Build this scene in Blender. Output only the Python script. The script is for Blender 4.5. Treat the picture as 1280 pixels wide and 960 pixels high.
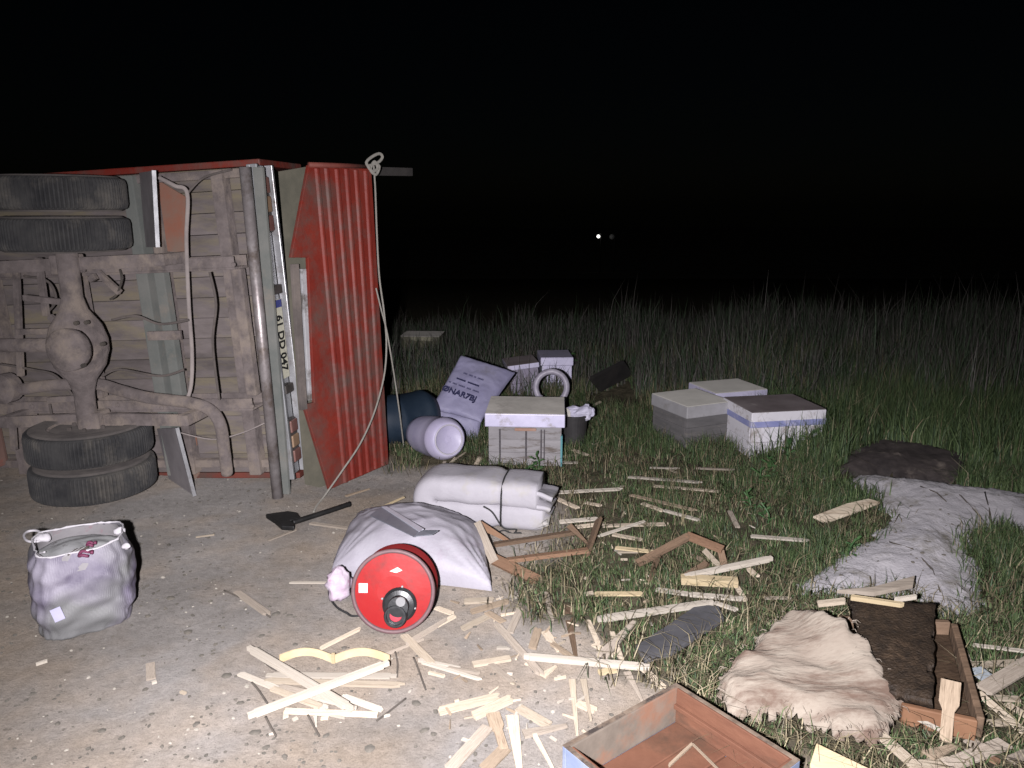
import bpy, math, random
import numpy as np
from mathutils import Vector, Matrix, noise
random.seed(7)
R = math.radians
for o in list(bpy.data.objects): bpy.data.objects.remove(o)
scene = bpy.context.scene
col = scene.collection

# ------------------------------------------------------------------ camera, night sky, moon, flash, exposure
PITCH, CAM_H, FPX = R(13.0), 1.6, 960.0
cam_d = bpy.data.cameras.new('camera'); cam = bpy.data.objects.new('camera', cam_d); col.objects.link(cam)
cam.location = (0, 0, CAM_H); cam.rotation_euler = (R(90) - PITCH, 0, 0)
cam_d.sensor_width = 36; cam_d.lens = 27.0; cam_d.clip_start = .05; cam_d.clip_end = 3000
scene.camera = cam
world = bpy.data.worlds.new('World'); scene.world = world; world.use_nodes = True
wn = world.node_tree.nodes; bg = wn['Background']
sky = wn.new('ShaderNodeTexSky'); sky.sky_type = 'NISHITA'; sky.sun_disc = False
sky.sun_elevation = R(30); sky.sun_rotation = R(200)
world.node_tree.links.new(sky.outputs[0], bg.inputs[0]); bg.inputs[1].default_value = 0.00016
def sun_and_flash():
    s = bpy.data.lights.new('moon', 'SUN'); s.energy = .004; s.angle = R(.5); s.color = (1, .97, .92)
    so = bpy.data.objects.new('moon', s); col.objects.link(so); so.rotation_euler = (R(60), 0, R(-20))
    # the photographer's flash: shadows hug the right-hand side of everything, light dies with distance
    l = bpy.data.lights.new('camera_flash', 'SPOT'); l.energy = 1300; l.color = (.985, .95, 1.0)
    l.spot_size = R(114); l.spot_blend = 1.0; l.shadow_soft_size = .02
    lo = bpy.data.objects.new('camera_flash', l); col.objects.link(lo)
    lo.location = (-.17, -.02, 1.58)
    lo.rotation_euler = (Vector((.06, 3.3, .05)) - lo.location).to_track_quat('-Z', 'Y').to_euler()
sun_and_flash()
vs = scene.view_settings; vs.view_transform = 'Standard'; vs.look = 'None'; vs.exposure = 0; vs.gamma = 1
vs.use_curve_mapping = False

# ------------------------------------------------------------------ survey helpers: where a sight line meets the ground or a plane
CF = Vector((0, math.cos(PITCH), -math.sin(PITCH))); CU = Vector((0, math.sin(PITCH), math.cos(PITCH)))
EYE = Vector((0, 0, CAM_H))
def ray(px, py): return CF + Vector((1, 0, 0)) * ((px - 640) / FPX) - CU * ((py - 480) / FPX)
def nz(x, y, z=0.0): return noise.noise(Vector((x, y, z)))
def hgt(x, y):
    h = .010 * nz(x * 1.1, y * 1.1, 3) + .005 * nz(x * 3.7, y * 3.7, 9)
    if y > 9.5: h -= min((y - 9.5) * .075, 9.5)
    return h
def G(px, py, lift=0.0):
    d = ray(px, py); z = lift
    for _ in range(4):
        t = (z - CAM_H) / d.z; p = EYE + d * t; z = hgt(p.x, p.y) + lift
    return p
def atY(px, py, Y):
    d = ray(px, py); return EYE + d * (Y / d.y)
def plane_hit(px, py, o, n):
    d = ray(px, py); return EYE + d * ((o - EYE).dot(n) / d.dot(n))

# ------------------------------------------------------------------ materials
def lin(c): return tuple(c) + (1,) if len(c) == 3 else tuple(c)
MATS = {}
TONE = {'wood_brown': .6, 'wood_orange': .5, 'wood_yellow': .6, 'wood_pale': .66, 'wood_white': .50, 'powder': .84, 'comb_black': .75, 'wood_grey': .8, 'hive_grey': .62, 'hive_slate': .6, 'lid_pale': .62, 'lid_pale_top': 1.15, 'hive_pale': .7, 'bag_inside': .6, 'contents': .6, 'cloth_white': .6, 'tag_lilac': .7, 'stake': .3, 'paper_lilac': .8, 'bucket': .7, 'print_maroon': .4, 'red_paint': .42, 'hive_top': 1.5, 'red_dull': .6, 'drum_red': .5, 'box_terracotta': .8, 'drum_red_dark': .7, 'sack_white': .46, 'quilt_white': .50,
        'fibre': .42, 'comb_brown': .6, 'tray_orange': .5, 'blue_dark': .45, 'rubber': 1.5, 'box_blue': .55, 'box_edge': .6, 'sack_pink': .65, 'handle_white': .7,
        'hive_white': .85, 'axe_black': .8, 'rope': .5, 'plastic_white': .75, 'feed_sack': .50, 'hive_lid_tin': .95, 'sticker': .8}
def M(name, c1, c2=None, scale=6, rough=.75, bump=.25, bscale=40, metal=0.0, stretch=(1, 1, 1), rnd=0.0,
      c3=None, s3=2.5, t3=(.55, .7), spec=.35, detail=6, attr=None, bdist=.004, transl=0):
    if name in MATS: return MATS[name]
    k = TONE.get(name, 1.0); c1 = tuple(x * k for x in c1); c2 = tuple(x * k for x in c2) if c2 else None; c3 = tuple(x * k for x in c3) if c3 else None
    m = bpy.data.materials.new(name); m.use_nodes = True; nt = m.node_tree; N = nt.nodes; L = nt.links
    b = N['Principled BSDF']; b.inputs['Roughness'].default_value = rough; b.inputs['Metallic'].default_value = metal
    b.inputs['Specular IOR Level'].default_value = spec
    tc = N.new('ShaderNodeTexCoord'); mp = N.new('ShaderNodeMapping'); mp.inputs['Scale'].default_value = stretch
    L.new(tc.outputs['Object'], mp.inputs[0])
    if rnd:
        oi = N.new('ShaderNodeObjectInfo'); ml = N.new('ShaderNodeMath'); ml.operation = 'MULTIPLY'; ml.inputs[1].default_value = 40
        L.new(oi.outputs['Random'], ml.inputs[0]); cx = N.new('ShaderNodeCombineXYZ')
        for i in range(3): L.new(ml.outputs[0], cx.inputs[i])
        L.new(cx.outputs[0], mp.inputs['Location'])
    if attr:
        at = N.new('ShaderNodeAttribute'); at.attribute_name = attr; colsock = at.outputs['Color']
    else:
        n1 = N.new('ShaderNodeTexNoise'); n1.inputs['Scale'].default_value = scale; n1.inputs['Detail'].default_value = detail
        n1.inputs['Roughness'].default_value = .65; L.new(mp.outputs[0], n1.inputs[0])
        r1 = N.new('ShaderNodeValToRGB'); r1.color_ramp.elements[0].position = .34; r1.color_ramp.elements[1].position = .66
        r1.color_ramp.elements[0].color = lin(c1); r1.color_ramp.elements[1].color = lin(c2 or c1)
        L.new(n1.outputs[0], r1.inputs[0]); colsock = r1.outputs[0]
    if c3:
        n3 = N.new('ShaderNodeTexNoise'); n3.inputs['Scale'].default_value = s3; n3.inputs['Detail'].default_value = 8
        n3.inputs['Roughness'].default_value = .7; L.new(mp.outputs[0], n3.inputs[0])
        r3 = N.new('ShaderNodeMapRange'); r3.inputs[1].default_value = t3[0]; r3.inputs[2].default_value = t3[1]
        L.new(n3.outputs[0], r3.inputs[0])
        mx = N.new('ShaderNodeMix'); mx.data_type = 'RGBA'; L.new(r3.outputs[0], mx.inputs['Factor'])
        L.new(colsock, mx.inputs['A']); mx.inputs['B'].default_value = lin(c3); colsock = mx.outputs['Result']
    if rnd:
        hs = N.new('ShaderNodeHueSaturation'); mr = N.new('ShaderNodeMapRange')
        mr.inputs[3].default_value = 1 - rnd; mr.inputs[4].default_value = 1 + rnd
        L.new(oi.outputs['Random'], mr.inputs[0]); L.new(mr.outputs[0], hs.inputs['Value'])
        L.new(colsock, hs.inputs['Color']); colsock = hs.outputs[0]
    L.new(colsock, b.inputs['Base Color'])
    if bump:
        n2 = N.new('ShaderNodeTexNoise'); n2.inputs['Scale'].default_value = bscale; n2.inputs['Detail'].default_value = 7
        L.new(mp.outputs[0], n2.inputs[0]); bp = N.new('ShaderNodeBump'); bp.inputs['Strength'].default_value = bump
        bp.inputs['Distance'].default_value = bdist; L.new(n2.outputs[0], bp.inputs['Height']); L.new(bp.outputs[0], b.inputs['Normal'])
        if not attr and not metal:
            rr = N.new('ShaderNodeMapRange'); rr.inputs[3].default_value = max(rough - .12, .05); rr.inputs[4].default_value = min(rough + .12, 1)
            L.new(n2.outputs[0], rr.inputs[0]); L.new(rr.outputs[0], b.inputs['Roughness'])
    if rough >= .8: b.inputs['Diffuse Roughness'].default_value = .4
    MATS[name] = m
    return m

wood_pale = M('wood_pale', (.56, .46, .34), (.74, .64, .50), 3, .8, .35, 9, stretch=(1.2, 5, 3), rnd=.3, c3=(.30, .22, .15), s3=1.9, t3=(.52, .72), bdist=.02)
wood_tan = M('wood_tan', (.22, .17, .12), (.32, .25, .18), 3, .85, .4, 9, stretch=(1.2, 5, 3), rnd=.25, c3=(.12, .085, .055), s3=1.6, t3=(.52, .72), bdist=.02)
wood_white = M('wood_white', (.66, .58, .47), (.82, .75, .64), 3, .8, .3, 9, stretch=(1.2, 5, 3), rnd=.2, c3=(.36, .28, .20), s3=1.9, t3=(.55, .75), bdist=.02)
wood_yellow = M('wood_yellow', (.62, .48, .27), (.76, .63, .41), 3, .8, .3, 9, stretch=(1.2, 5, 3), rnd=.12, c3=(.40, .28, .13), s3=1.6, t3=(.62, .8), bdist=.02)
wood_grey = M('wood_grey', (.30, .25, .20), (.44, .38, .31), 3, .85, .4, 9, stretch=(1.2, 5, 3), rnd=.2, c3=(.16, .12, .09), s3=1.6, t3=(.56, .75), bdist=.02)
wood_brown = M('wood_brown', (.19, .125, .08), (.32, .21, .135), 3, .75, .4, 9, stretch=(1.2, 5, 3), rnd=.2, c3=(.09, .06, .04), s3=1.6, t3=(.55, .72), bdist=.02)
wood_orange = M('wood_orange', (.37, .205, .12), (.48, .29, .18), 3, .7, .4, 9, stretch=(1.2, 5, 3), rnd=.1, c3=(.16, .09, .05), s3=1.6, t3=(.56, .75), bdist=.02)
twig_dark = M('twig_dark', (.045, .04, .035), (.10, .085, .07), 8, .9, .4, 40)

# ------------------------------------------------------------------ mesh builder
class MB:
    def __init__(s): s.v = []; s.f = []
    def add(s, vs, fs):
        k = len(s.v); s.v += [Vector(p) for p in vs]; s.f += [tuple(i + k for i in f) for f in fs]; return s
    def box(s, c, X, Y, Z):            # half-axes as vectors
        c = Vector(c); X, Y, Z = Vector(X), Vector(Y), Vector(Z)
        vs = [c + X * a + Y * b + Z * d for d in (-1, 1) for b in (-1, 1) for a in (-1, 1)]
        fs = [(0, 2, 3, 1), (4, 5, 7, 6), (0, 1, 5, 4), (2, 6, 7, 3), (0, 4, 6, 2), (1, 3, 7, 5)]
        if X.cross(Y).dot(Z) < 0: fs = [f[::-1] for f in fs]
        return s.add(vs, fs)
    def bar(s, p, q, wv, tv):          # box from p to q, half-width and half-thickness vectors
        p, q = Vector(p), Vector(q); return s.box((p + q) / 2, (q - p) / 2, wv, tv)
    def tube(s, pts, r, n=10, cap=True):
        pts = [Vector(p) for p in pts]; rs = r if isinstance(r, (list, tuple)) else [r] * len(pts)
        vs = []; fs = []; a = None
        for i, p in enumerate(pts):
            t = (pts[min(i + 1, len(pts) - 1)] - pts[max(i - 1, 0)]).normalized()
            if a is None: a = t.orthogonal().normalized()
            else: a = (a - t * a.dot(t)).normalized()
            b = t.cross(a)
            vs += [p + (a * math.cos(2 * math.pi * k / n) + b * math.sin(2 * math.pi * k / n)) * rs[i] for k in range(n)]
        for i in range(len(pts) - 1):
            for k in range(n):
                k2 = (k + 1) % n; fs.append((i * n + k, i * n + k2, (i + 1) * n + k2, (i + 1) * n + k))
        if cap: fs += [tuple(range(n))[::-1], tuple(range((len(pts) - 1) * n, len(pts) * n))]
        return s.add(vs, fs)
    def lathe(s, c, ax, prof, n=32, mod=None):   # prof: (radius, offset along axis)
        c, ax = Vector(c), Vector(ax).normalized(); a = ax.orthogonal().normalized(); b = ax.cross(a); vs = []; fs = []
        for i, (r, h) in enumerate(prof):
            for k in range(n):
                th = 2 * math.pi * k / n; rr = mod(i, k, r) if mod else r
                vs.append(c + ax * h + (a * math.cos(th) + b * math.sin(th)) * rr)
        for i in range(len(prof) - 1):
            for k in range(n):
                k2 = (k + 1) % n; fs.append((i * n + k, i * n + k2, (i + 1) * n + k2, (i + 1) * n + k))
        fs += [tuple(range(n))[::-1], tuple(range((len(prof) - 1) * n, len(prof) * n))]
        return s.add(vs, fs)
    def prism(s, pts, ext):            # polygon extruded by a vector
        pts = [Vector(p) for p in pts]; n = len(pts); ext = Vector(ext)
        nrm = Vector((0, 0, 0))
        for i in range(n): nrm += pts[i].cross(pts[(i + 1) % n])
        if nrm.dot(ext) > 0: pts = pts[::-1]
        fs = [tuple(range(n)), tuple(range(2 * n - 1, n - 1, -1))] + [(i, i + n, (i + 1) % n + n, (i + 1) % n) for i in range(n)]
        return s.add(pts + [p + ext for p in pts], fs)
    def grid(s, fn, nu, nv, wrap=False):
        vs = [fn(i / (nu if wrap else nu - 1), j / (nv - 1)) for j in range(nv) for i in range(nu)]
        fs = []
        for j in range(nv - 1):
            for i in range(nu if wrap else nu - 1):
                i2 = (i + 1) % nu; fs.append((j * nu + i, j * nu + i2, (j + 1) * nu + i2, (j + 1) * nu + i))
        return s.add(vs, fs)
    def build(s, name, mat, parent=None, base=None, smooth=False, bevel=0, solid=0):
        root = parent
        while root is not None and root.parent is not None: root = root.parent
        off = Vector(base) if base is not None else (Vector(root['_o']) if root is not None and '_o' in root else Vector((0, 0, 0)))
        me = bpy.data.meshes.new(name); me.from_pydata([tuple(p - off) for p in s.v], [], s.f); me.update()
        if smooth: me.polygons.foreach_set('use_smooth', [True] * len(me.polygons))
        me.materials.append(mat)
        o = bpy.data.objects.new(name, me); col.objects.link(o)
        if parent is not None: o.parent = parent
        else: o.location = off; o['_o'] = tuple(off)
        if bevel:
            b = o.modifiers.new('bevel', 'BEVEL'); b.width = bevel; b.segments = 2; b.limit_method = 'ANGLE'
        if solid:
            b = o.modifiers.new('solid', 'SOLIDIFY'); b.thickness = solid; b.offset = 0
        return o
def tag(o, label=None, cat=None, group=None, kind=None):
    if label: o['label'] = label
    if cat: o['category'] = cat
    if group: o['group'] = group
    if kind: o['kind'] = kind
    return o
def thing(name, loc, label, cat, group=None):
    o = bpy.data.objects.new(name, None); col.objects.link(o); o.location = loc; o['_o'] = tuple(loc); o.empty_display_size = .1
    return tag(o, label, cat, group)
def text_mesh(txt, size, name, bold=.02):
    c = bpy.data.curves.new(name, 'FONT'); c.body = txt; c.size = size; c.extrude = .0008; c.align_x = 'CENTER'; c.align_y = 'CENTER'
    c.resolution_u = 3; c.offset = size * bold
    o = bpy.data.objects.new(name, c); col.objects.link(o); bpy.context.view_layer.update()
    me = bpy.data.meshes.new_from_object(o.evaluated_get(bpy.context.evaluated_depsgraph_get()))
    bpy.data.objects.remove(o); return me
BLOCK = []                             # footprints where no grass grows
def block(pts): BLOCK.append([(p[0], p[1]) for p in pts])
def inpoly(x, y, poly):
    c = False; j = len(poly) - 1
    for i in range(len(poly)):
        xi, yi = poly[i]; xj, yj = poly[j]
        if (yi > y) != (yj > y) and x < (xj - xi) * (y - yi) / (yj - yi) + xi: c = not c
        j = i
    return c
def pdist(x, y, poly):
    best = 1e9
    for i in range(len(poly)):
        ax, ay = poly[i]; bx, by = poly[(i + 1) % len(poly)]; dx, dy = bx - ax, by - ay
        t = max(0, min(1, ((x - ax) * dx + (y - ay) * dy) / (dx * dx + dy * dy + 1e-12)))
        best = min(best, math.hypot(x - ax - t * dx, y - ay - t * dy))
    return best
# ------------------------------------------------------------------ ground: one sheet, gravel verge running into rough grass
EDGE_PX = [(488, 586), (560, 588), (630, 598), (692, 640), (702, 690), (662, 706), (668, 750), (700, 780), (735, 800), (775, 838), (835, 848), (900, 905), (1000, 958)]
GRASS = [(p.x, p.y) for p in (G(*e) for e in EDGE_PX)] + [(1.2, 1.2), (30, 1.0), (60, 60), (-60, 60), (-60, 6.6), (-3, 6.2), (-1.2, 5.3)]
def grass_d(x, y):
    d = pdist(x, y, GRASS); d = d if inpoly(x, y, GRASS) else -d
    return d + .16 * nz(x * 2.3, y * 2.3, 1) + .08 * nz(x * 6, y * 6, 5)
def axis(lo, hi, step, far, grow=1.16):
    a = list(np.arange(lo, hi + 1e-6, step)); s = step; x = hi
    while x < far: s *= grow; x += s; a.append(x)
    s = step; x = lo; pre = []
    while x > -far: s *= grow; x -= s; pre.append(x)
    return pre[::-1] + a
def make_ground():
    xs = axis(-3.2, 3.6, .035, 420); ys = [y for y in axis(.9, 7.2, .035, 420) if y > -60]
    vs = []; cols = []
    for y in ys:
        for x in xs:
            near = -3.4 < x < 3.8 and .7 < y < 7.4
            g = grass_d(x, y) if near else (1.0 if inpoly(x, y, GRASS) else -1.0)
            k = max(0, min(1, g / .22 + .5)); h = hgt(x, y)
            if near: h += .005 * nz(x * 11, y * 11, 2) + .003 * nz(x * 24, y * 24, 6) + k * .012 * nz(x * 8, y * 8, 7)
            vs.append((x, y, h)); cols += [k, k, k, 1]
    nx = len(xs); fs = [(j * nx + i, j * nx + i + 1, (j + 1) * nx + i + 1, (j + 1) * nx + i) for j in range(len(ys) - 1) for i in range(nx - 1)]
    me = bpy.data.meshes.new('ground'); me.from_pydata(vs, [], fs); me.update()
    me.polygons.foreach_set('use_smooth', [True] * len(me.polygons))
    ca = me.color_attributes.new('soil', 'FLOAT_COLOR', 'POINT'); ca.data.foreach_set('color', cols)
    m = bpy.data.materials.new('ground'); m.use_nodes = True; nt = m.node_tree; N = nt.nodes; L = nt.links; b = N['Principled BSDF']
    b.inputs['Roughness'].default_value = .95; b.inputs['Diffuse Roughness'].default_value = .8; b.inputs['Specular IOR Level'].default_value = .15
    tc = N.new('ShaderNodeTexCoord')
    def ns(sc, det=8, ro=.65, kind='ShaderNodeTexNoise'):
        n = N.new(kind); n.inputs['Scale'].default_value = sc
        if kind == 'ShaderNodeTexNoise': n.inputs['Detail'].default_value = det; n.inputs['Roughness'].default_value = ro
        L.new(tc.outputs['Object'], n.inputs[0]); return n
    def ramp(src, p0, c0, p1, c1):
        r = N.new('ShaderNodeValToRGB'); e = r.color_ramp.elements; e[0].position = p0; e[1].position = p1; e[0].color = lin(c0); e[1].color = lin(c1)
        L.new(src, r.inputs[0]); return r.outputs[0]
    def mix(f, a, c, mode='MIX'):
        x = N.new('ShaderNodeMix'); x.data_type = 'RGBA'; x.blend_type = mode
        for sock, val in ((x.inputs['Factor'], f), (x.inputs['A'], a), (x.inputs['B'], c)):
            if isinstance(val, (int, float)): sock.default_value = val
            elif isinstance(val, tuple): sock.default_value = lin(val)
            else: L.new(val, sock)
        return x.outputs['Result']
    gravel = ramp(ns(1.7).outputs[0], .35, (.190, .175, .150), .65, (.248, .230, .200))
    gravel = mix(.55, gravel, ramp(ns(26, 6, .7).outputs[0], .36, (.172, .159, .136), .62, (.268, .248, .216)))
    spots = ramp(ns(15, 7, .68).outputs[0], .61, (0, 0, 0), .68, (1, 1, 1))          # trodden-in dark soil
    gravel = mix(N_fac(N, L, spots, .55), gravel, (.075, .068, .056))
    grit = ns(150, 2, .5, 'ShaderNodeTexVoronoi'); gcol = ramp(grit.outputs['Distance'], .1, (.78, .78, .78), .55, (1.12, 1.12, 1.12))
    gravel = mix(.6, gravel, gcol, 'MULTIPLY')
    tint = ramp(ns(.9, 4).outputs[0], .42, (1.10, 1.0, .93), .58, (.96, .97, 1.04)); gravel = mix(1.0, gravel, tint, 'MULTIPLY')
    damp = ramp(ns(.55, 5, .55).outputs[0], .40, (.72, .71, .70), .56, (1.06, 1.06, 1.06)); gravel = mix(1.0, gravel, damp, 'MULTIPLY')
    soil = ramp(ns(9, 9, .75).outputs[0], .38, (.028, .025, .016), .62, (.075, .064, .042))
    at = N.new('ShaderNodeAttribute'); at.attribute_name = 'soil'
    L.new(mix(at.outputs['Fac'], gravel, soil), b.inputs['Base Color'])
    n2 = ns(70, 9, .75); bp = N.new('ShaderNodeBump'); bp.inputs['Strength'].default_value = .9; bp.inputs['Distance'].default_value = .012
    L.new(n2.outputs[0], bp.inputs['Height']); L.new(bp.outputs[0], b.inputs['Normal'])
    me.materials.append(m); o = bpy.data.objects.new('ground', me); col.objects.link(o)
    tag(o, 'pale gravel verge running into rough soil under grass', None, None, 'structure')
def N_fac(N, L, src, k):
    m = N.new('ShaderNodeMath'); m.operation = 'MULTIPLY'; m.inputs[1].default_value = k; L.new(src, m.inputs[0]); return m.outputs[0]
make_ground()

# pebbles too many to count, and the larger dark clods one by one
PEB = [M('pebble_pale', (.26, .24, .20), (.38, .35, .30), 30, .9, .3, 60), M('pebble_dark', (.07, .065, .055), (.14, .125, .105), 30, .95, .4, 60)]
def rock(rng, c, r, flat=.6):
    ico = [(0, 0, 1)] + [(.894 * math.cos(a * 1.2566), .894 * math.sin(a * 1.2566), .447) for a in range(5)] + \
          [(.894 * math.cos((a + .5) * 1.2566), .894 * math.sin((a + .5) * 1.2566), -.447) for a in range(5)] + [(0, 0, -1)]
    fs = [(0, 1 + a, 1 + (a + 1) % 5) for a in range(5)] + [(1 + a, 6 + a, 1 + (a + 1) % 5) for a in range(5)] + \
         [(1 + (a + 1) % 5, 6 + a, 6 + (a + 1) % 5) for a in range(5)] + [(11, 6 + (a + 1) % 5, 6 + a) for a in range(5)]
    th = rng.random() * 6.28; sx, sy = rng.uniform(.7, 1.3), rng.uniform(.6, 1)
    vs = []
    for x, y, z in ico:
        k = rng.uniform(.75, 1.15) * r; x, y = x * sx, y * sy
        vs.append((c[0] + (x * math.cos(th) - y * math.sin(th)) * k, c[1] + (x * math.sin(th) + y * math.cos(th)) * k, c[2] + z * k * flat))
    return vs, fs
def pebbles():
    rng = random.Random(3)
    for name, mat, n, r0, r1 in (('gravel_pale', PEB[0], 500, .003, .009), ('gravel_dark', PEB[1], 2600, .002, .011)):
        mb = MB(); k = 0
        while k < n:
            y = 1.25 + 4.2 * rng.random() ** 1.4; x = rng.uniform(-.72, .40) * y * 1.05
            if grass_d(x, y) > .15 or (nz(x * 2.2, y * 2.2, 33) < .05 and rng.random() < .7): continue
            mb.add(*rock(rng, (x, y, hgt(x, y)), rng.uniform(r0, r1) * rng.uniform(.6, 1.2))); k += 1
        tag(mb.build(name, mat), 'loose grit and small stones over the verge', 'gravel', None, 'stuff')
    spots = [(327, 795), (301, 879), (362, 770), (369, 806), (337, 759), (128, 914), (190, 893), (72, 905), (345, 768), (430, 810),
             (531, 913), (408, 920), (462, 936), (318, 916), (213, 748), (235, 790), (223, 697), (246, 905), (266, 818), (520, 880), (283, 845), (185, 770)]
    for px, py in spots:
        p = G(px, py); mb = MB(); mb.add(*rock(rng, p, rng.uniform(.012, .024), .38))
        tag(mb.build('soil_clod', PEB[1], base=p), 'small dark clod of soil lying on pale gravel', 'clod', 'dark soil clods on the gravel')
pebbles()

# the heap of spilled grey powder
EDGES = []                             # heaps: grass still pokes through their thin margins
def heap(name, pxpoly, hmax, slope, mat, step=.022, rough=.02, z0=0.0, fine=.006, ridge=None, soft=False):
    poly = [(p.x, p.y) for p in (G(*q) for q in pxpoly)]; xs = [p[0] for p in poly]; ys = [p[1] for p in poly]
    nx = int((max(xs) - min(xs)) / step) + 5; ny = int((max(ys) - min(ys)) / step) + 5; idx = {}; mb = MB(); vs = []; fs = []
    for j in range(ny):
        for i in range(nx):
            x = min(xs) + (i - 2) * step; y = min(ys) + (j - 2) * step
            d = pdist(x, y, poly); d = d if inpoly(x, y, poly) else -d
            d += .05 * nz(x * 5, y * 5, 4) + .045 * nz(x * 13, y * 13, 8) + .03 * nz(x * 31, y * 31, 12)
            if d < -step * 1.5: continue
            d0 = pdist(x, y, poly); d0 = d0 if inpoly(x, y, poly) else 0
            if soft: d = min(d, d0 + .02)
            h = hmax * (1 - math.exp(-max(d0 if soft else d, 0) * slope / hmax)) + rough * nz(x * 4, y * 4, 6) * min(1, max(d, 0) * 8) + fine * (nz(x * 23, y * 23, 2) + .6 * nz(x * 55, y * 55, 5)) * min(1, max(d, 0) * 12)
            if ridge: h += ridge(x, y) * min(1, max(d, 0) * 6)
            z = hgt(x, y) + z0 + (h + .006 if d > 0 else -.03)
            idx[(i, j)] = len(vs); vs.append((x, y, z))
    for (i, j), a in idx.items():
        q = [(i, j), (i + 1, j), (i + 1, j + 1), (i, j + 1)]
        if all(k in idx for k in q): fs.append(tuple(idx[k] for k in q))
    mb.add(vs, fs); EDGES.append(poly); return mb, poly
POWDER = M('powder', (.34, .325, .34), (.46, .44, .45), 3, .95, .8, 90, c3=(.19, .175, .15), s3=7, t3=(.52, .68), bdist=.008)
hp, HEAP = heap('powder_heap', [(998, 736), (1040, 700), (1090, 672), (1112, 650), (1096, 628), (1048, 604), (1090, 594), (1180, 606), (1250, 614), (1340, 630),
                 (1340, 694), (1250, 664), (1212, 680), (1232, 740), (1216, 782), (1180, 772), (1130, 748), (1060, 752), (1010, 748)], .11, .36, POWDER, step=.018, rough=.014, fine=.010, soft=True)
hp = hp.build('powder_heap', POWDER, base=G(1120, 680), smooth=True)
tag(hp, 'heap of spilled pale grey powder spread over the grass', 'powder heap')

def heap_top(x, y):
    best = min(hp.data.vertices, key=lambda v: (v.co.x + hp.location.x - x) ** 2 + (v.co.y + hp.location.y - y) ** 2); return best.co.z + hp.location.z
def crumbs():
    rng = random.Random(12); k = 0
    while k < 34:
        p = G(rng.uniform(1020, 1270), rng.uniform(604, 745), .05)
        if not inpoly(p.x, p.y, HEAP) or pdist(p.x, p.y, HEAP) < .06: continue
        p.z = heap_top(p.x, p.y); mb = MB(); mb.add(*rock(rng, p, rng.uniform(.005, .013), .5))
        tag(mb.build('dark_crumb', PEB[1], base=p), 'small dark crumb lying on the pale powder heap', 'crumb', 'dark crumbs on the powder'); k += 1
    for a in ([(1112, 676), (1140, 690), (1165, 715), (1176, 738)], [(1150, 612), (1170, 622), (1182, 632)], [(1165, 600), (1200, 625), (1235, 650)], [(1230, 622), (1238, 640), (1242, 655)]):
        pts = [G(x, y, .05) for x, y in a]
        for p in pts: p.z = heap_top(p.x, p.y) + .003
        tag(MB().tube(pts, .0035, 6).build('twig', twig_dark, base=pts[0], smooth=True), 'thin dark stalk lying across the powder heap', 'twig', 'stalks on the powder')
crumbs()
# ------------------------------------------------------------------ the overturned truck, lying on its right side, underside towards us
TF = Vector((-.985, .145, -.052)).normalized()                     # towards the cab
TN = Vector((-.13, -.99, 0)); TN = (TN - TF * TN.dot(TF)).normalized()   # underside normal, towards us
TW = TF.cross(TN).normalized(); TU = -TN; TR = -TF                 # TW: across the truck (upwards now), TR: to the rear
TO = Vector((-1.43, 4.35, .055))
def TL(a, b, c): return TO + TR * a + TW * b + TN * c               # a to the rear, b upwards, c out of the floor towards us
def TP(px, py, c): return plane_hit(px, py, TO + TN * c, TN)
dusty = M('dusty_steel', (.095, .08, .076), (.19, .16, .152), 9, .9, .8, 28, c3=(.23, .19, .16), s3=4, t3=(.48, .62), bdist=.012)
dusty_d = M('dusty_dark', (.07, .06, .055), (.13, .11, .10), 5, .9, .4, 30, c3=(.18, .15, .13), s3=3, t3=(.55, .75))
dusty_g = M('dusty_green_steel', (.115, .125, .115), (.17, .17, .155), 5, .9, .4, 30, c3=(.21, .18, .15), s3=3, t3=(.55, .7))
board_m = M('bed_boards', (.105, .09, .085), (.185, .158, .152), 3, .9, .6, 14, stretch=(1, 1, 4), rnd=.14, c3=(.20, .17, .115), s3=2.2, t3=(.46, .66))
galv = M('galvanised', (.36, .36, .37), (.55, .55, .56), 7, .38, .2, 30, metal=.55, c3=(.20, .17, .15), s3=6, t3=(.55, .7))
galv_d = M('dull_metal', (.23, .235, .24), (.33, .335, .34), 7, .5, .2, 30, metal=.35, c3=(.17, .15, .13), s3=4, t3=(.55, .7))
red_p = M('red_paint', (.36, .045, .030), (.45, .066, .042), 4, .55, .5, 5, c3=(.25, .14, .115), s3=3.6, t3=(.44, .64), spec=.25, bdist=.03)
red_d = M('red_dull', (.22, .06, .045), (.30, .085, .06), 5, .7, .3, 25, c3=(.15, .10, .08), s3=4, t3=(.5, .7))
rubber = M('rubber', (.016, .016, .017), (.034, .033, .032), 9, .8, .3, 60, c3=(.075, .068, .058), s3=4, t3=(.52, .72))
truck = thing('overturned_truck', TL(-.8, 0, 0), 'red open bed truck overturned on its side, underside and ribbed tailgate showing', 'truck')
block([TL(-3, 0, .9), TL(.5, 0, .35), TL(.7, 0, -.55), TL(-3, 0, -.6)])
AR, AFR, BW = .175, -2.75, 1.755
bx = lambda a0, a1, b0, b1, c0, c1: MB().box(TL((a0 + a1) / 2, (b0 + b1) / 2, (c0 + c1) / 2), TR * (a1 - a0) / 2, TW * (b1 - b0) / 2, TN * (c1 - c0) / 2)
rt = random.Random(5)
nb = 15
for i in range(nb):
    w = BW / nb; j = rt.uniform(-.0025, .0025)
    bx(AFR, AR - .02, i * w + .0016, (i + 1) * w - .0016, -.03 + j, j).build('floor_board', board_m, truck, bevel=.003)
bx(AFR, AR, BW, BW + .035, -.50, .05).build('side_panel', red_p, truck, bevel=.006)
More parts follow.
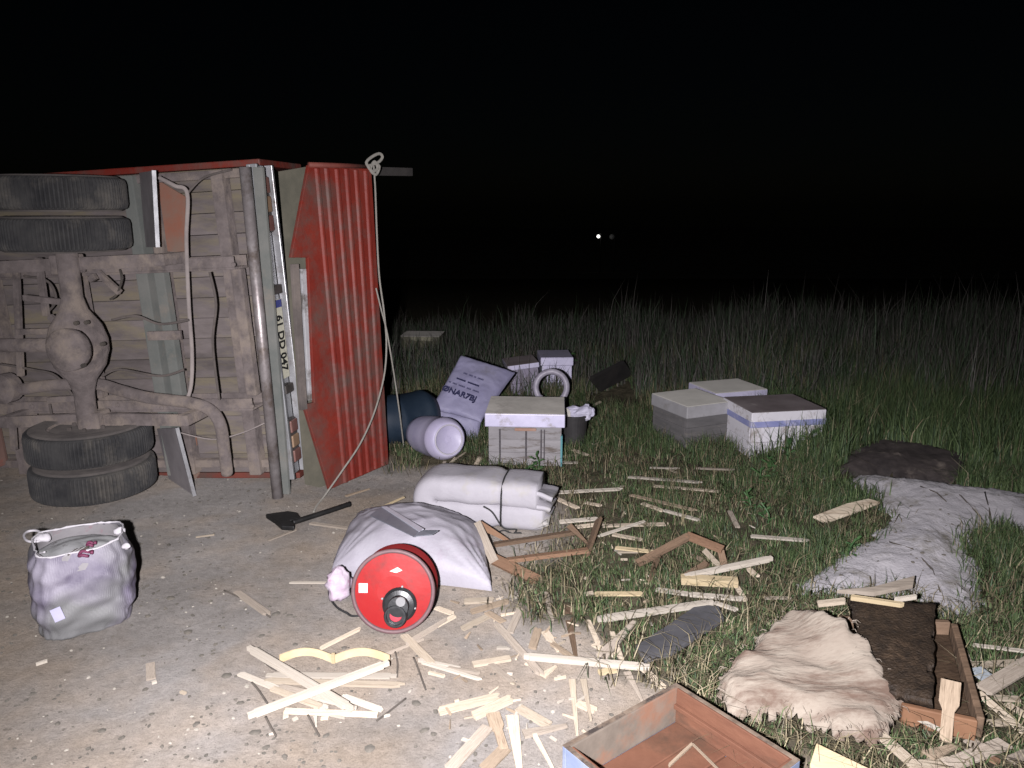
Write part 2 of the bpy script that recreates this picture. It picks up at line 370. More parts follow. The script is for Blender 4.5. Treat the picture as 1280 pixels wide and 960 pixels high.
bx(AFR, AR, -.035, 0, -.50, .012).build('side_panel', red_d, truck, bevel=.006)
bx(AFR - .03, AFR, -.035, BW + .035, -.55, -.031).build('headboard', red_d, truck, bevel=.006)
# cross bearers under the floor
for a0, wd, m_, dp in ((-2.3, .06, dusty, .09), (-1.62, .07, dusty, .09), (-.62, .07, dusty_g, .10), (-.50, .05, dusty, .08), (-.10, .07, dusty, .09)):
    bx(a0, a0 + wd, .012, BW - .012, .002, dp).build('cross_bearer', m_, truck, bevel=.006)
for b0 in (.05, 1.70):
    bx(AFR, AR - .05, b0, b0 + .045, .004, .06).build('edge_rail', dusty, truck, bevel=.004)
# chassis rails (C sections)
def rail(b0, a0, a1):
    mb = bx(a0, a1, b0, b0 + .012, .10, .25)
    mb.add(*(lambda m: (m.v, m.f))(bx(a0, a1, b0 + .012, b0 + .07, .238, .25)))
    mb.add(*(lambda m: (m.v, m.f))(bx(a0, a1, b0 + .012, b0 + .07, .10, .112)))
    return mb.build('chassis_rail', dusty, truck, bevel=.004)
pU = TP(240, 331, .25); pL = TP(240, 507, .25)
bU = (pU - TO).dot(TW); bL = (pL - TO).dot(TW)
rail(bU - .035, AFR, .06); rail(bL - .035, AFR, .06)
for a0 in (-2.2, -.95, -.45, .0):
    bx(a0, a0 + .06, bL + .036, bU - .036, .13, .19).build('chassis_crossmember', dusty_g if a0 == -.45 else dusty, truck, bevel=.006)
bx(-.53, -.33, (bL + bU) / 2 - .02, (bL + bU) / 2 + .03, .192, .215).build('bracket', dusty, truck, bevel=.003)
# rear axle
AC = .43
x0, x1 = TP(84, 322, AC), TP(114, 560, AC)
aw = (x1 - x0).normalized()
mid = TP(106, 432, AC)
MBa = MB(); L_ = (x1 - x0).length; cm = (mid - x0).dot(aw)
prof = [(.052, -.12), (.052, cm - .26), (.07, cm - .19), (.125, cm - .11), (.148, cm - .03), (.148, cm + .03), (.125, cm + .11), (.07, cm + .19), (.052, cm + .26), (.052, L_ + .12)]
MBa.lathe(x0, aw, prof, 28); axle = MBa.build('rear_axle', dusty, truck, smooth=True)
fc = mid + TN * .085
MB().lathe(fc, TN, [(.112, 0), (.112, .062), (.104, .070), (.06, .080), (.0, .083)], 30).build('differential_cover', dusty, axle, smooth=True)
for px, py in ((95, 404), (108, 403), (93, 455), (104, 457), (128, 430), (83, 430)):
    p = plane_hit(px, py, fc + TN * .062, TN); MB().lathe(p - TN * .012, TN, [(.011, 0), (.011, .02), (.008, .023)], 8).build('bolt', twig_dark, axle)
MB().tube([mid + TF * .10 - TN * .03, mid + TF * .5 - TN * .08, TL(AFR, (bL + bU) / 2, .2)], .038, 14).build('drive_shaft', dusty, truck, smooth=True)
# leaf springs
def leaf_spring(b, a0, a1, c0):
    sp = None
    for k in range(5):
        h = (a1 - a0) / 2 * (1 - .15 * k); mcen = (a0 + a1) / 2
        pts = [TL(mcen + h * t, b, c0 + .03 * t * t - .012 * k) for t in np.linspace(-1, 1, 9)]
        mb = MB()
        for p, q in zip(pts, pts[1:]): mb.bar(p, q, TW * .032, TN * .005)
        o = mb.build('spring_leaf', dusty, truck)
bSL = (TP(190, 524, .40) - TO).dot(TW); bSU = (TP(150, 327, .40) - TO).dot(TW)
aAX = ((x0 + x1) / 2 - TO).dot(TR)
for b in (bSL, bSU):
    leaf_spring(b, aAX - .55, aAX + .55, .40)
    bx(aAX - .06, aAX + .06, b - .05, b + .05, AC - .09, AC + .03).build('spring_clamp', dusty, truck, bevel=.01)
    for a in (aAX - .55, aAX + .55):
        bx(a - .03, a + .03, b - .03, b + .03, .20, .45).build('spring_shackle', dusty, truck, bevel=.008)
# dual wheels
def tyre_profile(r, w):
    return [(r * .60, -w * .40), (r * .72, -w * .5), (r * .88, -w * .5), (r * .955, -w * .46), (r * .985, -w * .41), (r, -w * .30), (r, w * .30), (r * .985, w * .41), (r * .955, w * .46), (r * .88, w * .5), (r * .72, w * .5), (r * .60, w * .40)]
def wheel(c, r=.315, w=.165):
    root = MB()
    def mod(i, k, rr): return rr - (.010 if (i in (4, 5, 6, 7) and k % 3 == 0) else 0)
    root.lathe(c, aw, tyre_profile(r, w), 312, mod)
    ty = root.build('wheel', rubber, truck, smooth=False)
    MB().lathe(c, aw, [(.05, -.05), (r * .55, -.055), (r * .60, -w * .44), (r * .635, -w * .46), (r * .635, w * .46), (r * .60, w * .44), (r * .55, .03), (.07, .04)], 40).build('rim', dusty, ty, smooth=False)
    for s_ in (-1, 1):
        MB().lathe(c + aw * s_ * (w * .5 - .001), aw * s_, [(r * .64, -.02), (r * .64, .004), (r * .74, .006), (r * .87, .006), (r * .925, -.004), (r * .925, -.012)], 60).build('sidewall', M('dusty_rubber', (.07, .063, .06), (.13, .115, .105), 7, .9, .3, 40), ty)
    for k in range(6):
        e1 = aw.orthogonal().normalized(); e2 = aw.cross(e1); p = c + (e1 * math.cos(k * 1.047) + e2 * math.sin(k * 1.047)) * r * .3
        MB().lathe(p - aw * .062, -aw, [(.012, 0), (.012, .02), (.009, .024)], 6).build('wheel_nut', dusty_d, ty)
cax = lambda py_, cc: None
wl = x0 + aw * 0
zt = lambda z: x0 + aw * ((z - x0.z) / aw.z)
for z in (.155, .355, 1.465, 1.665): wheel(zt(z))
# exhaust
def smooth_path(pts, n=8):
    out = []
    P = [pts[0]] + pts + [pts[-1]]
    for i in range(1, len(P) - 2):
        for k in range(n):
            t = k / n; a, b, c, d = P[i - 1], P[i], P[i + 1], P[i + 2]
            out.append(.5 * ((2 * b) + (c - a) * t + (2 * a - 5 * b + 4 * c - d) * t * t + (3 * b - a - 3 * c + d) * t ** 3))
    return out + [pts[-1]]
ex = [TP(x, y, c) for x, y, c in ((-90, 492, .30), (0, 490, .30), (60, 482, .30), (118, 480, .28), (150, 488, .27), (185, 497, .28), (235, 503, .30), (262, 512, .30), (275, 530, .30), (280, 560, .28), (284, 592, .24))]
MB().tube(smooth_path(ex), .033, 14).build('exhaust_pipe', dusty, truck, smooth=True)
# pale brake pipe and wires
bp_ = [TP(x, y, .27) for x, y in ((199, 222), (218, 232), (234, 242), (233, 300), (236, 380), (240, 440), (239, 480), (233, 503))]
MB().tube(smooth_path(bp_), .0105, 8).build('brake_pipe', M('pipe_pale', (.22, .19, .18), (.32, .28, .26), 8, .8, .2, 30), truck, smooth=True)
MB().tube(smooth_path([TP(234, 242, .27), TP(255, 222, .2), TP(290, 212, .06)]), .006, 6).build('brake_hose', dusty_d, truck, smooth=True)
MB().tube(smooth_path([TP(222, 540, .2), TP(265, 549, .22), TP(300, 542, .2), TP(333, 528, .12)]), .004, 6).build('wire', M('pipe_pale', (.3,) * 3), truck, smooth=True)
MB().tube(smooth_path([TP(150, 337, .3), TP(152, 350, .33), TP(146, 368, .3), TP(138, 374, .28)]), .006, 6).build('wire', twig_dark, truck, smooth=True)
# gearbox, tank and cross struts at the left
MB().lathe(TL(-2.15, (bL + bU) / 2 + .02, .22), TR, [(.10, -.5), (.17, -.35), (.17, -.1), (.12, .05), (.13, .15), (.07, .3)], 20).build('gearbox', dusty, truck, smooth=True)
bx(-2.35, -1.72, bL - .42, bL - .10, .02, .30).build('fuel_tank', M('tank_rust', (.17, .10, .085), (.24, .15, .12), 5, .85, .4, 30, c3=(.27, .06, .04), s3=5, t3=(.55, .7)), truck, bevel=.04)
bx(-2.15, -1.85, bU - .30, bU - .10, .10, .32).build('air_tank', dusty, truck, bevel=.04)
for px, py, qx, qy, c in ((30, 372, 82, 378, .36), (62, 395, 90, 420, .36), (22, 415, 62, 414, .34), (60, 500, 108, 497, .40), (20, 330, 26, 470, .30), (48, 322, 58, 395, .33), (14, 505, 18, 562, .26), (122, 340, 150, 366, .30), (112, 350, 120, 345, .38)):
    p, q = TP(px, py, c), TP(qx, qy, c); d = (q - p).normalized(); s_ = TN.cross(d)
    MB().bar(p, q, s_ * .016, TN * .014).build('strut', dusty, truck, bevel=.004)
MB().lathe(TP(4, 486, .34), TN, [(.085, -.05), (.085, .02), (.05, .035)], 22).build('spring_bush', dusty, truck, smooth=False)
for b_ in (bL, bU):
    for k in range(9): MB().lathe(TL(-2.1 + k * .27, b_ + (.012 if k % 2 else -.008), .25), TN, [(.013, 0), (.013, .010), (.008, .014)], 6).build('bolt', dusty, truck)
for pth in (((30, 345), (60, 352), (70, 375), (58, 392)), ((0, 455), (40, 462), (70, 470), (95, 500)), ((140, 400), (170, 395), (200, 405), (236, 400)), ((128, 470), (150, 462), (200, 470), (230, 462)), ((262, 340), (270, 380), (266, 430), (274, 500)), ((62, 505), (66, 530), (64, 548), (70, 560))):
    MB().tube(smooth_path([TP(x, y, .30) for x, y in pth]), .007, 6).build('hose', dusty_d, truck, smooth=True)
# mud flaps, a lit rim towards the rear
fl_m = M('mud_flap', (.22, .20, .205), (.31, .285, .29), 5, .7, .3, 30)
def flap(q0, q1, q2, q3, c0, c1):
    A, B, C_, D = TP(*q0, c0), TP(*q1, c1), TP(*q2, c1), TP(*q3, c0)
    nrm = (B - A).cross(D - A).normalized()
    f = MB().prism([A, B, C_, D], nrm * .008).build('mud_flap', fl_m, truck)
    MB().bar(B, C_, (B - A).normalized() * .006, nrm * .010).build('flap_edge', galv, f)
flap((174, 216), (192, 213), (197, 309), (182, 309), .06, .36)
flap((196, 536), (221, 535), (243, 620), (214, 612), .06, .30)
for q in (((200, 226), (233, 246), (232, 316), (201, 313)), ((222, 540), (246, 545), (250, 592), (240, 606))):
    MB().prism([TP(x, y, .012) for x, y in q], TN * .012).build('patch_board', M('patch_red', (.24, .10, .065), (.19, .14, .11), 5, .85, .4, 20), truck)
# rear frame: bumper tube, grey channel, silver bumper with plate and lamps
def col_tube(q0, q1, c, r, name, mat):
    p, q = TP(*q0, c), TP(*q1, c); return MB().tube([p, q], r, 16).build(name, mat, truck, smooth=True)
col_tube((306, 209), (347, 622), .30, .029, 'bumper_tube', M('bumper_tube', (.22, .19, .185), (.38, .35, .345), 9, .42, .3, 40, metal=.45, c3=(.15, .12, .10), s3=7, t3=(.5, .65)))
def strip(q0, q1, c, wd, tk, name, mat):
    p, q = TP(*q0, c), TP(*q1, c); d = (q - p).normalized(); s_ = TN.cross(d).normalized()
    return MB().bar(p, q, s_ * wd, TN * tk).build(name, mat, truck, bevel=.004)
strip((323, 209), (357, 617), .21, .027, .014, 'rear_channel', dusty_g)
ra = (TP(353, 425, .10) - TO).dot(TR)                                # the rear plane
bmp = bx(ra - .05, ra - .028, .02, BW, .02, .18).build('bumper', galv_d, truck, bevel=.004)
bx(ra - .028, ra + .012, .02, BW, .166, .186).build('bumper_lip', galv_d, bmp, bevel=.003)
bx(ra - .028, ra + .016, .02, BW, -.006, .016).build('bumper_lip', galv, bmp, bevel=.003)
for b0, b1 in ((1.40, 1.70), (.10, .36)):
    lp = bx(ra - .03, ra + .004, b0, b1, .05, .15).build('tail_lamp', M('lamp_house', (.05, .045, .04), (.10, .085, .08), 9, .6), truck, bevel=.01)
    for k in range(3):
        s_ = (b1 - b0) / 3
        bx(ra + .0, ra + .014, b0 + k * s_ + .008, b0 + (k + 1) * s_ - .008, .058, .142).build('lamp_lens', M('lens_red', (.16, .07, .06), (.22, .12, .10), 8, .45) if k != 1 else M('lens_amber', (.26, .17, .10), (.30, .20, .13), 8, .45), lp, bevel=.008)
pt = (TP(350, 374, .09) - TO).dot(TW); pb = (TP(360, 472, .09) - TO).dot(TW)
plate = bx(ra - .012, ra - .006, pb, pt, .045, .155).build('number_plate', M('plate_white', (.62, .60, .46), (.70, .68, .55), 9, .6, .1, 30, c3=(.35, .32, .27), s3=8, t3=(.6, .75)), truck, bevel=.002)
bx(ra - .006, ra - .004, pt - .045, pt - .003, .05, .15).build('plate_band', M('plate_blue', (.05, .06, .22), (.07, .08, .28), 9, .6), plate)
me = text_mesh('61 DD 047', .098, 'plate_text', .03); me.materials.append(M('ink_black', (.012, .012, .012)))
tx = bpy.data.objects.new('plate_text', me); col.objects.link(tx); tx.parent = plate
xd, yd, zd = -TW, TU, TR                                             # reads downwards: the truck lies on its right side
cen = TL(ra - .0042, (pt + pb) / 2 - .022, .10) - Vector(truck['_o'])
sx = (pt - pb - .06) / .50
mtx = Matrix.Identity(4)
for r_ in range(3):
    mtx[r_][0] = xd[r_] * sx * .92; mtx[r_][1] = yd[r_]; mtx[r_][2] = zd[r_]; mtx[r_][3] = cen[r_]
tx.matrix_local = mtx; tx['kind'] = 'stuff'
for b0 in (pb - .085, pt + .03):
    bx(ra - .03, ra + .012, b0, b0 + .05, .05, .15).build('plate_bracket', M('lamp_house', (.05,) * 3), truck, bevel=.006)
# tailgate: hinged along the floor, hanging a little open
N0, F0 = G(416, 612, .01), G(486, 582, .01)
tg_t = (F0 - N0).normalized(); tg_t.z = 0; tg_t.normalize(); tg_n = tg_t.cross(TW).normalized()
if tg_n.dot(EYE - N0) < 0: tg_n = -tg_n
TGP = lambda px, py, o=0: plane_hit(px, py, N0 + tg_n * o, tg_n)
outl = [(386, 206), (364, 322), (385, 322), (393, 503), (380, 506), (412, 612), (486, 580), (464, 208)]
tail = MB().prism([TGP(*q) for q in outl], -tg_n * .022).build('tailgate', red_p, truck, bevel=.003)
cU = [(396, 210), (408, 210), (421, 211), (433, 211), (445, 212), (457, 213)]; cD = [(432, 603), (442, 598), (452, 594), (461, 590), (470, 586), (479, 582)]
for i, (a, b) in enumerate(zip(cU, cD)):
    p, q = TGP(*a), TGP(*b); d = (q - p).normalized(); s_ = tg_n.cross(d).normalized()
    hw = .014; ht = .013
    pr = [p + s_ * -hw * 1.5, p + s_ * -hw * .6 + tg_n * ht, p + s_ * hw * .6 + tg_n * ht, p + s_ * hw * 1.5]
    MB().prism([x - tg_n * .002 for x in pr], q - p).build('rib', red_p, tail, bevel=.004)
e = [TGP(386, 206), TGP(464, 208)]
MB().tube(e, .014, 10).build('gate_top_bar', red_d, tail, smooth=True)
# step strip and dark bar filling the notch beside the tailgate
def tgbar(q0, q1, w, mat, nm, o):
    p, q = TGP(*q0, o), TGP(*q1, o); d = (q - p).normalized(); s_ = tg_n.cross(d).normalized()
    MB().bar(p, q, s_ * w, tg_n * .012).build(nm, mat, truck, bevel=.003)
tgbar((379, 336), (389, 500), .024, M('step_pale', (.30, .30, .31), (.38, .375, .38), 9, .7, .2, 30, c3=(.12, .11, .10), s3=6, t3=(.5, .6)), 'step_strip', -.03)
tgbar((368, 330), (379, 512), .022, dusty_d, 'hinge_bar', -.01)
MB().prism([TGP(351, 214, -.10), TGP(386, 208, -.10), TGP(412, 612, -.10), TGP(384, 606, -.10)], -tg_n * .02).build('rear_sill', M('sill_olive', (.085, .082, .062), (.13, .12, .09), 6, .85, .3, 30), truck)
# a stake standing out of the far side
p0 = atY(466, 214, 4.95); p1 = atY(513, 215, 5.35)
MB().bar(p0, p1, Vector((0, 0, .026)), (p1 - p0).cross(Vector((0, 0, 1))).normalized() * .02).build('bed_stake', M('stake', (.10, .09, .085), (.15, .135, .125), 6, .9), truck, bevel=.004)
# ropes
rope_m = M('rope', (.40, .38, .33), (.52, .49, .43), 60, .9, .5, 120)
kn = TGP(467, 207, .03)
pts = [TGP(x, y, o) for x, y, o in ((467, 207, .03), (469, 235, .04), (471, 290, .05), (474, 345, .06), (480, 390, .07), (483, 430, .08), (480, 470, .09), (468, 515, .09), (450, 555, .08), (428, 588, .07), (414, 608, .05))] + [G(404, 622, .01), G(396, 632, .008), G(392, 640, .008)]
rp = thing('rope', (pts[-1].x, pts[-1].y, 0), 'pale rope knotted at the top of the tailgate and hanging across it to the gravel', 'rope')
MB().tube(smooth_path(pts), .0052, 8).build('rope_strand', rope_m, rp, smooth=True)
lp = [TGP(x, y, .04) for x, y in ((462, 210), (458, 203), (465, 196), (474, 192), (478, 196), (474, 202), (465, 206), (460, 208), (466, 214), (472, 210), (468, 202), (463, 212), (470, 218), (474, 208), (467, 204))]
MB().tube(smooth_path(lp), .0085, 8).build('knot', rope_m, rp, smooth=True)
k2 = TGP(470, 360, .06)
pts = [k2] + [TGP(x, y, .08) for x, y in ((476, 385), (483, 412), (488, 440))] + [atY(494, 478, 4.72), atY(500, 520, 4.75), G(505, 560, .01), G(508, 572, .008)]
r2 = MB().tube(smooth_path(pts), .0045, 8).build('rope', rope_m, base=(pts[-1].x, pts[-1].y, 0), smooth=True)
tag(r2, 'thin rope hanging from the tailgate edge down to the grass beside the barrel', 'rope')
# ------------------------------------------------------------------ beehives
hv_grey = M('hive_grey', (.36, .34, .35), (.47, .45, .46), 4, .8, .35, 18, stretch=(1, 1, 5), rnd=.05, c3=(.20, .17, .15), s3=6, t3=(.50, .64))
hv_dark = M('hive_slate', (.13, .125, .125), (.19, .18, .18), 4, .8, .35, 18, stretch=(1, 1, 5), rnd=.05, c3=(.24, .22, .2), s3=5, t3=(.58, .7))
hv_white = M('hive_white', (.66, .64, .68), (.78, .76, .80), 4, .65, .3, 25, c3=(.30, .26, .23), s3=8, t3=(.54, .68))
hv_lid = M('hive_lid_tin', (.50, .48, .63), (.66, .63, .80), 5, .42, .25, 20, metal=.15, c3=(.33, .30, .30), s3=9, t3=(.54, .68))
hv_top = M('hive_top', (.20, .19, .17), (.28, .265, .24), 4, .8, .35, 20, c3=(.13, .12, .11), s3=5, t3=(.5, .7))
hv_topd = M('hive_top_dark', (.085, .07, .07), (.14, .12, .12), 4, .8, .35, 20, c3=(.2, .18, .17), s3=5, t3=(.58, .72))
hv_blue = M('hive_blue', (.20, .22, .42), (.30, .31, .50), 5, .7, .3, 25, c3=(.5, .48, .52), s3=6, t3=(.55, .7))
hv_teal = M('hive_teal', (.06, .18, .20), (.10, .26, .28), 5, .7)
def frame_of(o, yaw, pitch=0, roll=0):
    m = Matrix.Rotation(yaw, 3, 'Z') @ Matrix.Rotation(pitch, 3, 'X') @ Matrix.Rotation(roll, 3, 'Y')
    X, Y, Z = m.col[0].copy(), m.col[1].copy(), m.col[2].copy(); o = Vector(o)
    P = lambda x, y, z: o + X * x + Y * y + Z * z
    def bx(x0, x1, y0, y1, z0, z1): return MB().box(P((x0 + x1) / 2, (y0 + y1) / 2, (z0 + z1) / 2), X * (x1 - x0) / 2, Y * (y1 - y0) / 2, Z * (z1 - z0) / 2)
    return P, bx, X, Y, Z
def beehive(corner, yaw, W, D, hb, hl, label, side, lid, top, group, boards=3, pitch=0, roll=0, ov=.012, lidband=None, body2=None):
    """front-left bottom corner, box W x D, body height hb, lid height hl; walls of separate boards"""
    P, bx, X, Y, Z = frame_of(corner, yaw, pitch, roll)
    t = thing('beehive', P(W / 2, D / 2, 0), label, 'beehive', group)
    block([P(-.02, -.02, 0), P(W + .02, -.02, 0), P(W + .02, D + .02, 0), P(-.02, D + .02, 0)])
    g = .0025; h = hb / boards
    for k in range(boards):
        z0, z1 = k * h + g * (k > 0), (k + 1) * h
        j = random.uniform(0, .003); mm = body2 if (body2 and k == 0) else side
        bx(0, W, -j, .022, z0, z1).build('wall_board', mm, t, bevel=.003)
        bx(0, W, D - .022, D + j, z0, z1).build('wall_board', side, t, bevel=.003)
        bx(-j, .022, .0225, D - .0225, z0, z1).build('wall_board', side, t, bevel=.003)
        bx(W - .022, W + j, .0225, D - .0225, z0, z1).build('wall_board', side, t, bevel=.003)
    l = bx(-ov, W + ov, -ov, D + ov, hb + .002, hb + hl).build('lid', lid, t, bevel=.006)
    bx(-ov + .003, W + ov - .003, -ov + .003, D + ov - .003, hb + hl - .001, hb + hl + .004).build('lid_sheet', top, l, bevel=.002)
    if lidband:
        bx(-ov - .003, W + ov + .003, -ov - .003, D + ov + .003, hb + .004, hb + hl * .42).build('lid_band', lidband, l, bevel=.003)
    return t, P, bx
HG = 'beehives thrown out into the grass'
c0 = G(611, 581); c1 = G(701, 583); yaw = math.atan2(c1.y - c0.y, c1.x - c0.x); W = (c1 - c0).length
hive1, P, bx = beehive(c0, yaw, W, .40, .255, .088, 'grey beehive with white lid edge and dark vertical streaks, standing near the white barrel', hv_grey, hv_lid, hv_top, HG, 3, ov=.022)
for x0, w in ((.145, .011), (.505, .012), (.715, .010), (.76, .008)):
    bx(W * x0, W * x0 + w, -.006, -.0035, .03, .24).build('streak', M('tar_streak', (.05, .045, .05), (.09, .08, .085), 30, .8), hive1)
hn = bx(W * .36, W * .66, -.022, -.004, .232, .250).build('hand_grip', M('grip_rust', (.30, .18, .13), (.36, .24, .19), 9, .8), hive1, bevel=.006)
bx(W - .004, W + .008, -.006, .03, .0, .20).build('corner_strip', hv_teal, hive1)
# hive with the pale lid and slate body
a = G(857, 561)
hive2, P2, bx2 = beehive(a, R(24), .36, .40, .21, .085, 'slate beehive with plain pale grey lid, corner turned to the gravel', hv_dark, M('lid_pale', (.42, .41, .42), (.55, .54, .56), 4, .6, .3, 20, c3=(.30, .28, .26), s3=5, t3=(.55, .7)), M('lid_pale_top', (.32, .31, .28), (.40, .385, .35), 4, .8, .3, 20), HG, 3)
# white hive with the dark top
a = G(937, 573)
hive3, P3, bx3 = beehive(a, R(10), .50, .40, .205, .105, 'white painted beehive with dark brown top and blue lid band, half sunk in grass', hv_white, hv_white, hv_topd, HG, 2, lidband=hv_blue)
# white hive peeping from behind
a = G(893, 536)
hive4, P4, bx4 = beehive(a, R(18), .42, .36, .20, .07, 'weathered pale beehive behind the two hives with slate and white bodies', M('hive_pale', (.40, .39, .41), (.52, .50, .53), 4, .8, .35, 18, c3=(.25, .23, .2), s3=5, t3=(.5, .65)), hv_lid, M('lid_pale_top', (.3,) * 3), HG, 2)
# two hives far behind, one with its lid askew
a = G(677, 494)
hive5, P5, bx5 = beehive(a, R(3), .26, .34, .26, .07, 'small white tin sided beehive at the foot of the tall reeds', hv_lid, hv_lid, hv_lid, HG, 2)
a = G(640, 498)
hive6, P6, bx6 = beehive(a, R(8), .25, .32, .24, .045, 'lilac grey beehive with a tilted tin lid edge by the tall reeds', M('hive_lilac', (.20, .18, .24), (.28, .25, .32), 4, .7, .3, 20, c3=(.13, .12, .1), s3=5, t3=(.5, .65)), hv_lid, hv_topd, HG, 2, roll=R(-6))
a = G(502, 452)
hive7, P7, bx7 = beehive(a, R(-4), .40, .34, .22, .05, 'dim olive crate like hive in the reeds behind the truck', M('hive_olive', (.10, .095, .06), (.15, .14, .09), 4, .85, .35, 18), M('hive_olive_lid', (.2, .19, .13), (.3, .28, .2), 6, .7, c3=(.08, .075, .05), s3=9, t3=(.42, .55)), hv_top, HG, 2)

# ------------------------------------------------------------------ soft things
def wrinkle(p, s1, a1, s2=0, a2=0, seed=0):
    v = Vector((p[0] * s1 + seed, p[1] * s1, p[2] * s1)); d = (abs(noise.noise(v)) - .25) * a1
    if a2: d += (abs(noise.noise(Vector((p[0] * s2, p[1] * s2 + seed, p[2] * s2)))) - .2) * a2
    return d
def pillow(P00, P10, P11, P01, thick, nrm, nu=46, nv=46, amp=.012, seed=0, e=.38, flat=0.0, s1=7, s2=19, edge=.02):
    """stuffed sack on four corner points, bulging along nrm on both sides"""
    P00, P10, P11, P01, nrm = map(Vector, (P00, P10, P11, P01, nrm)); nrm.normalize(); mb = MB()
    def side(sg):
        def fn(u, v):
            b = (max(0, math.sin(math.pi * u)) ** e) * (max(0, math.sin(math.pi * v)) ** e)
            uu, vv = .5 + (u - .5) * (1 - edge * math.sin(math.pi * v)), .5 + (v - .5) * (1 - edge * math.sin(math.pi * u))
            p = (P00 * (1 - uu) + P10 * uu) * (1 - vv) + (P01 * (1 - uu) + P11 * uu) * vv
            d = thick * b * (1 if sg > 0 else 1 - flat) + (wrinkle(p, s1, amp, s2, amp * .6, seed) * (b ** .5) if sg > 0 else 0)
            d += .3 * amp * nz(p.x * 9, p.y * 9, p.z * 9 + seed)
            return p + nrm * d * sg
        return fn
    mb.grid(side(1), nu, nv); k = len(mb.f); mb.grid(side(-1), nu, nv)
    mb.f[k:] = [f[::-1] for f in mb.f[k:]]
    n_ = (P10 - P00).cross(P01 - P00)
    if n_.dot(nrm) < 0: mb.f = [f[::-1] for f in mb.f]
    return mb
def weld(o):
    w = o.modifiers.new('weld', 'WELD'); w.merge_threshold = .0008; return o

# big white sack lying behind the drum
sack_m = M('sack_white', (.62, .58, .66), (.76, .73, .80), 4, .6, .5, 70, c3=(.56, .44, .54), s3=3.0, t3=(.56, .74), bdist=.003)
A, B, C_, D = G(418, 727), G(606, 741), G(598, 668), G(450, 652)
def soft_blob(c, ax, ay, hz, e1, e2, amp, seed, nu=72, nv=40, s1=6, s2=16, base=.0, shape=None):
    """stuffed closed body resting on the ground"""
    c = Vector(c); mb = MB()
    sp = lambda x, p: math.copysign(abs(x) ** p, x)
    def fn(u, v):
        th = 2 * math.pi * u; ph = -math.pi / 2 + math.pi * v
        x, y, z = sp(math.cos(ph), e2) * sp(math.cos(th), e1), sp(math.cos(ph), e2) * sp(math.sin(th), e1), sp(math.sin(ph), e2)
        if shape: x, y, z = shape(x, y, z)
        p = ax * x + ay * y + Vector((0, 0, hz * (z + 1) * .5)); q = c + p
        n_ = (ax.normalized() * x + ay.normalized() * y + Vector((0, 0, z))).normalized()
        d = wrinkle(q, s1, amp, s2, amp * .6, seed) + .4 * amp * nz(q.x * 9 + seed, q.y * 9, q.z * 9)
        q = q + n_ * d * (1 if z > -.8 else .2)
        q.z = max(q.z, hgt(q.x, q.y) - .004); return q
    mb.grid(fn, nu, nv, wrap=True); return mb
cs = (A + B + C_ + D) / 4; ax = ((B + C_) - (A + D)) / 4; ay = ((C_ + D) - (A + B)) / 4
block([A, B, C_, D])
sack = thing('filled_sack', cs, 'big stuffed white sack with faint pink print lying behind the red drum', 'sack')
def sack_top(u, v):
    eu, ev = max(0, math.sin(math.pi * u)), max(0, math.sin(math.pi * v)); b = eu ** .36 * ev ** .36
    uu, vv = .5 + (u - .5) * (1 - .05 * ev), .5 + (v - .5) * (1 - .04 * eu)
    p = (A2 * (1 - uu) + B2 * uu) * (1 - vv) + (D2 * (1 - uu) + C2 * uu) * vv
    x, y = u * .75, v * .5
    cr = 0
    for cx, cy, sd_ in ((0, 0, 1), (.75, 0, 2), (.75, .5, 3), (0, .5, 4)):                   # creases running out of the corners
        a_, r_ = math.atan2(y - cy, x - cx), math.hypot(x - cx, y - cy); cr += math.exp(-(r_ / .22) ** 2) * abs(nz(a_ * 4.2, r_ * 3, sd_)) * .05
    cr += abs(nz(x * 3.2 + y * 1.5, y * 7 - x * 2, 7)) * .030 + abs(nz(x * 8, y * 14, 9)) * .012
    h = .245 * b * (1 - .10 * u) + .012 * nz(x * 5, y * 5, 2) * b - cr * min(1, b * 1.4) + .010
    p = Vector((p.x, p.y, hgt(p.x, p.y) + max(h, .002)))
    hf = min(1, h / .22); o_ = Vector((p.x - cs.x, p.y - cs.y, 0)).normalized(); return p + o_ * .11 * hf * (1 - hf)
A2, B2, C2, D2 = G(416, 722), G(614, 741), G(602, 672), G(448, 656)
weld(MB().grid(sack_top, 90, 64).build('sack_body', sack_m, sack, smooth=True))
tie = G(424, 722, .10)
mb = soft_blob(tie - Vector((0, 0, .10)), Vector((.05, .01, 0)), Vector((0, .05, 0)), .15, 1, 1, .035, 8, 28, 18, 16, 40)
weld(mb.build('sack_mouth', M('sack_pink', (.62, .46, .58), (.74, .66, .74), 22, .6, .4, 60, c3=(.62, .28, .44), s3=16, t3=(.56, .66)), sack, smooth=True))
pink = M('print_pink', (.55, .30, .46), (.62, .42, .54), 12, .65)
# bent grey sheet lying on the sack
sm = M('sheet_steel', (.22, .235, .28), (.32, .335, .38), 6, .35, .15, 30, metal=.6)
q = [G(460, 645, .27), G(476, 634, .29), G(526, 664, .275), G(519, 672, .26)]
sh = thing('metal_sheet', (q[0].x, q[0].y, .25), 'bent grey metal sheet lying on the white sack', 'metal sheet')
MB().prism([G(462, 645, .205), G(477, 634, .225), G(524, 665, .245), G(518, 672, .235)], (0, 0, .004)).build('sheet', sm, sh, bevel=.001)
MB().prism([G(477, 634, .228), G(484, 634, .235), G(530, 662, .255), G(524, 665, .248)], (0, 0, .004)).build('folded_edge', M('sheet_bright', (.5, .5, .56), (.62, .62, .7), 6, .35, .1, 30, metal=.5), sh)
MB().prism([G(519, 671, .240), G(526, 664, .250), G(548, 664, .255), G(540, 669, .250)], (0, 0, .004)).build('sheet_tongue', sm, sh)

